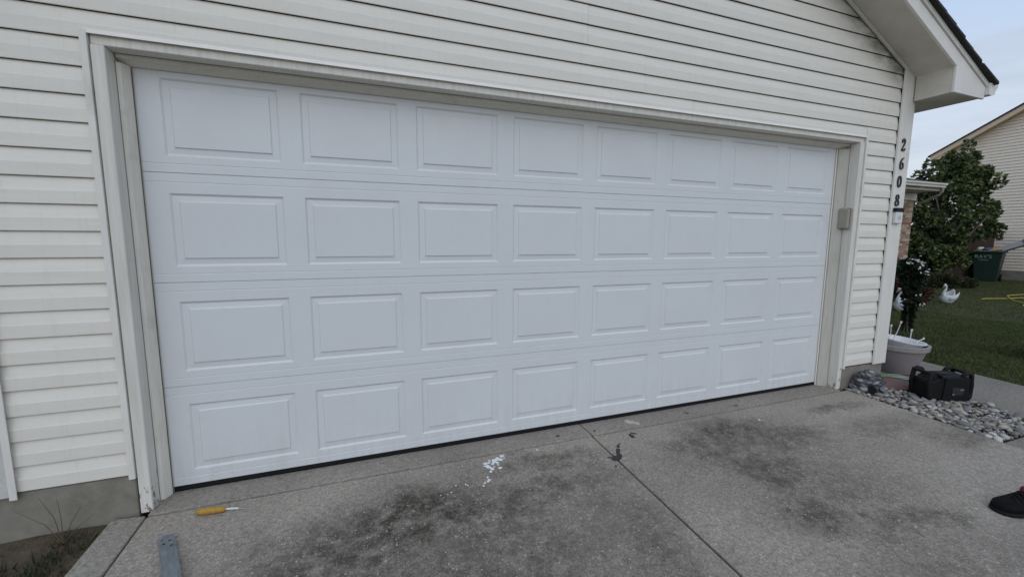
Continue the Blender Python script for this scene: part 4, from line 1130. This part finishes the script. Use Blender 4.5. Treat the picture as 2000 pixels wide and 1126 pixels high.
o = pebble_mb(14, 10).build("rubbish_bag", mat("blue_bag", (0.05, 0.07, 0.16), 0.5), smooth=True); o.location, o.scale = (21.13, 5.16, 0.98), (0.13, 0.12, 0.10); tag(o, "dark blue bag in the middle of the trash bin", "bag")

# ------------------------------------------------------------------ grass
def blades(name, P, H, m, label, seed, wid=0.004):
    r = np.random.default_rng(seed); n = len(P)
    a = r.uniform(0, 6.283, n); h = H * r.uniform(0.5, 1.3, n)
    w_ = wid * r.uniform(0.7, 1.5, n)
    dx, dy = np.cos(a), np.sin(a)
    lean = h * r.uniform(0.1, 0.9, n); b2 = r.uniform(0, 6.283, n)
    V = np.empty((n, 3, 3))
    V[:, 0] = P + np.stack([dx * w_, dy * w_, 0 * w_], 1)
    V[:, 1] = P - np.stack([dx * w_, dy * w_, 0 * w_], 1)
    V[:, 2] = P + np.stack([np.cos(b2) * lean, np.sin(b2) * lean, h], 1)
    me = bpy.data.meshes.new(name)
    me.vertices.add(n * 3); me.vertices.foreach_set("co", V.reshape(-1))
    me.loops.add(n * 3); me.loops.foreach_set("vertex_index", np.arange(n * 3, dtype=np.int32))
    me.polygons.add(n); me.polygons.foreach_set("loop_start", np.arange(0, n * 3, 3, dtype=np.int32)); me.polygons.foreach_set("loop_total", np.full(n, 3, dtype=np.int32))
    me.update(); me.materials.append(m)
    o = bpy.data.objects.new(name, me); COL.objects.link(o)
    return tag(o, label, "grass", kind="stuff")
GR, nt, b = new_mat("grass_blade")
gg = nt.nodes.new("ShaderNodeNewGeometry")
c0 = mixc(nt, gg.outputs["Random Per Island"], (0.040, 0.060, 0.018), (0.120, 0.140, 0.050))
dr = ramp(nt, noise(nt, gg.outputs["Position"], 0.9, 6, 0.7), 0.42, 0.70)
c0 = mixc(nt, math_(nt, "MULTIPLY", dr, 0.75), c0, (0.140, 0.128, 0.060))
c0 = mixc(nt, ramp(nt, noise(nt, gg.outputs["Position"], 3.1, 5, 0.7), 0.50, 0.72, 0, 0.6), c0, (0.026, 0.036, 0.014))
nt.links.new(c0, b.inputs["Base Color"]); b.inputs["Roughness"].default_value = 0.8; b.inputs["Specular IOR Level"].default_value = 0.2
n1, n2, n3 = 150000, 60000, 120000
x = np.concatenate([rng.uniform(7.10, 11.5, n1), 7.1 + 17 * rng.random(n2) ** 0.8, rng.uniform(10, 24, n3)]); y = np.concatenate([rng.uniform(-1.6, 2.6, n1), rng.uniform(-1.0, 5.3, n2), rng.uniform(-0.5, 5.8, n3)])
blades("grass", np.stack([x, y, np.where(y < -0.17, np.minimum(-0.075, -0.035 + 0.03 * (y + 0.17) - 0.045), -0.078)], 1), 0.024, GR, "dark green mown grass of the front lawn", 5, 0.0045)
DRY = leaf_mat("dry_grass_blade", (0.034, 0.042, 0.018), (0.105, 0.095, 0.052), 0.8)
pp = []
for k in range(170):
    cx_, cy_ = rng.uniform(-0.75, 0.13), -0.20 - 0.75 * rng.random() ** 0.6
    nb_ = int(rng.integers(10, 60))
    q = rng.normal(0, 0.035, (nb_, 2)) + (cx_, cy_)
    pp.append(q[(q[:, 0] < 0.15) & (q[:, 1] < -0.14)])
pp = np.concatenate(pp)
blades("dry_grass", np.column_stack([pp, -0.035 + 0.03 * (pp[:, 1] + 0.17) - 0.032]), 0.042, DRY, "sparse dry grass tufts on the soil left of the drive", 6, 0.0022)
lw = []
for k in range(80):
    cx_, cy_ = rng.uniform(-0.9, 0.06), rng.uniform(-0.62, -0.17) if k % 2 else rng.uniform(-1.0, -0.45)
    q = rng.normal(0, 0.028, (int(rng.integers(25, 70)), 2)) + (cx_, cy_)
    lw.append(q[(q[:, 0] < 0.12) & (q[:, 1] < -0.145)])
lw = np.concatenate(lw)
blades("weed_tufts", np.column_stack([lw, -0.035 + 0.03 * (lw[:, 1] + 0.17) - 0.032]), 0.035, leaf_mat("weed_blade", (0.025, 0.040, 0.014), (0.070, 0.085, 0.032), 0.8), "low green weeds in the soil strip left of the drive", 8, 0.003)
# thin dead weed against the foundation
wd_ = thing("weed", "thin dry weed growing against the foundation left of the door", "weed", (0.02, -0.22, dz(-0.22) - 0.03))
m = MB()
for k, (tx, tz) in enumerate(((-0.16, 0.17), (-0.02, 0.20), (0.06, 0.15), (-0.08, 0.22), (0.10, 0.10))):
    m.tube([(0, 0, 0), (tx * 0.4, 0.02, tz * 0.55), (tx, 0.03, tz)], [0.002, 0.0016, 0.0008], 4)
m.build("stalk", mat("dry_stalk", (0.10, 0.085, 0.05), 0.9), wd_)
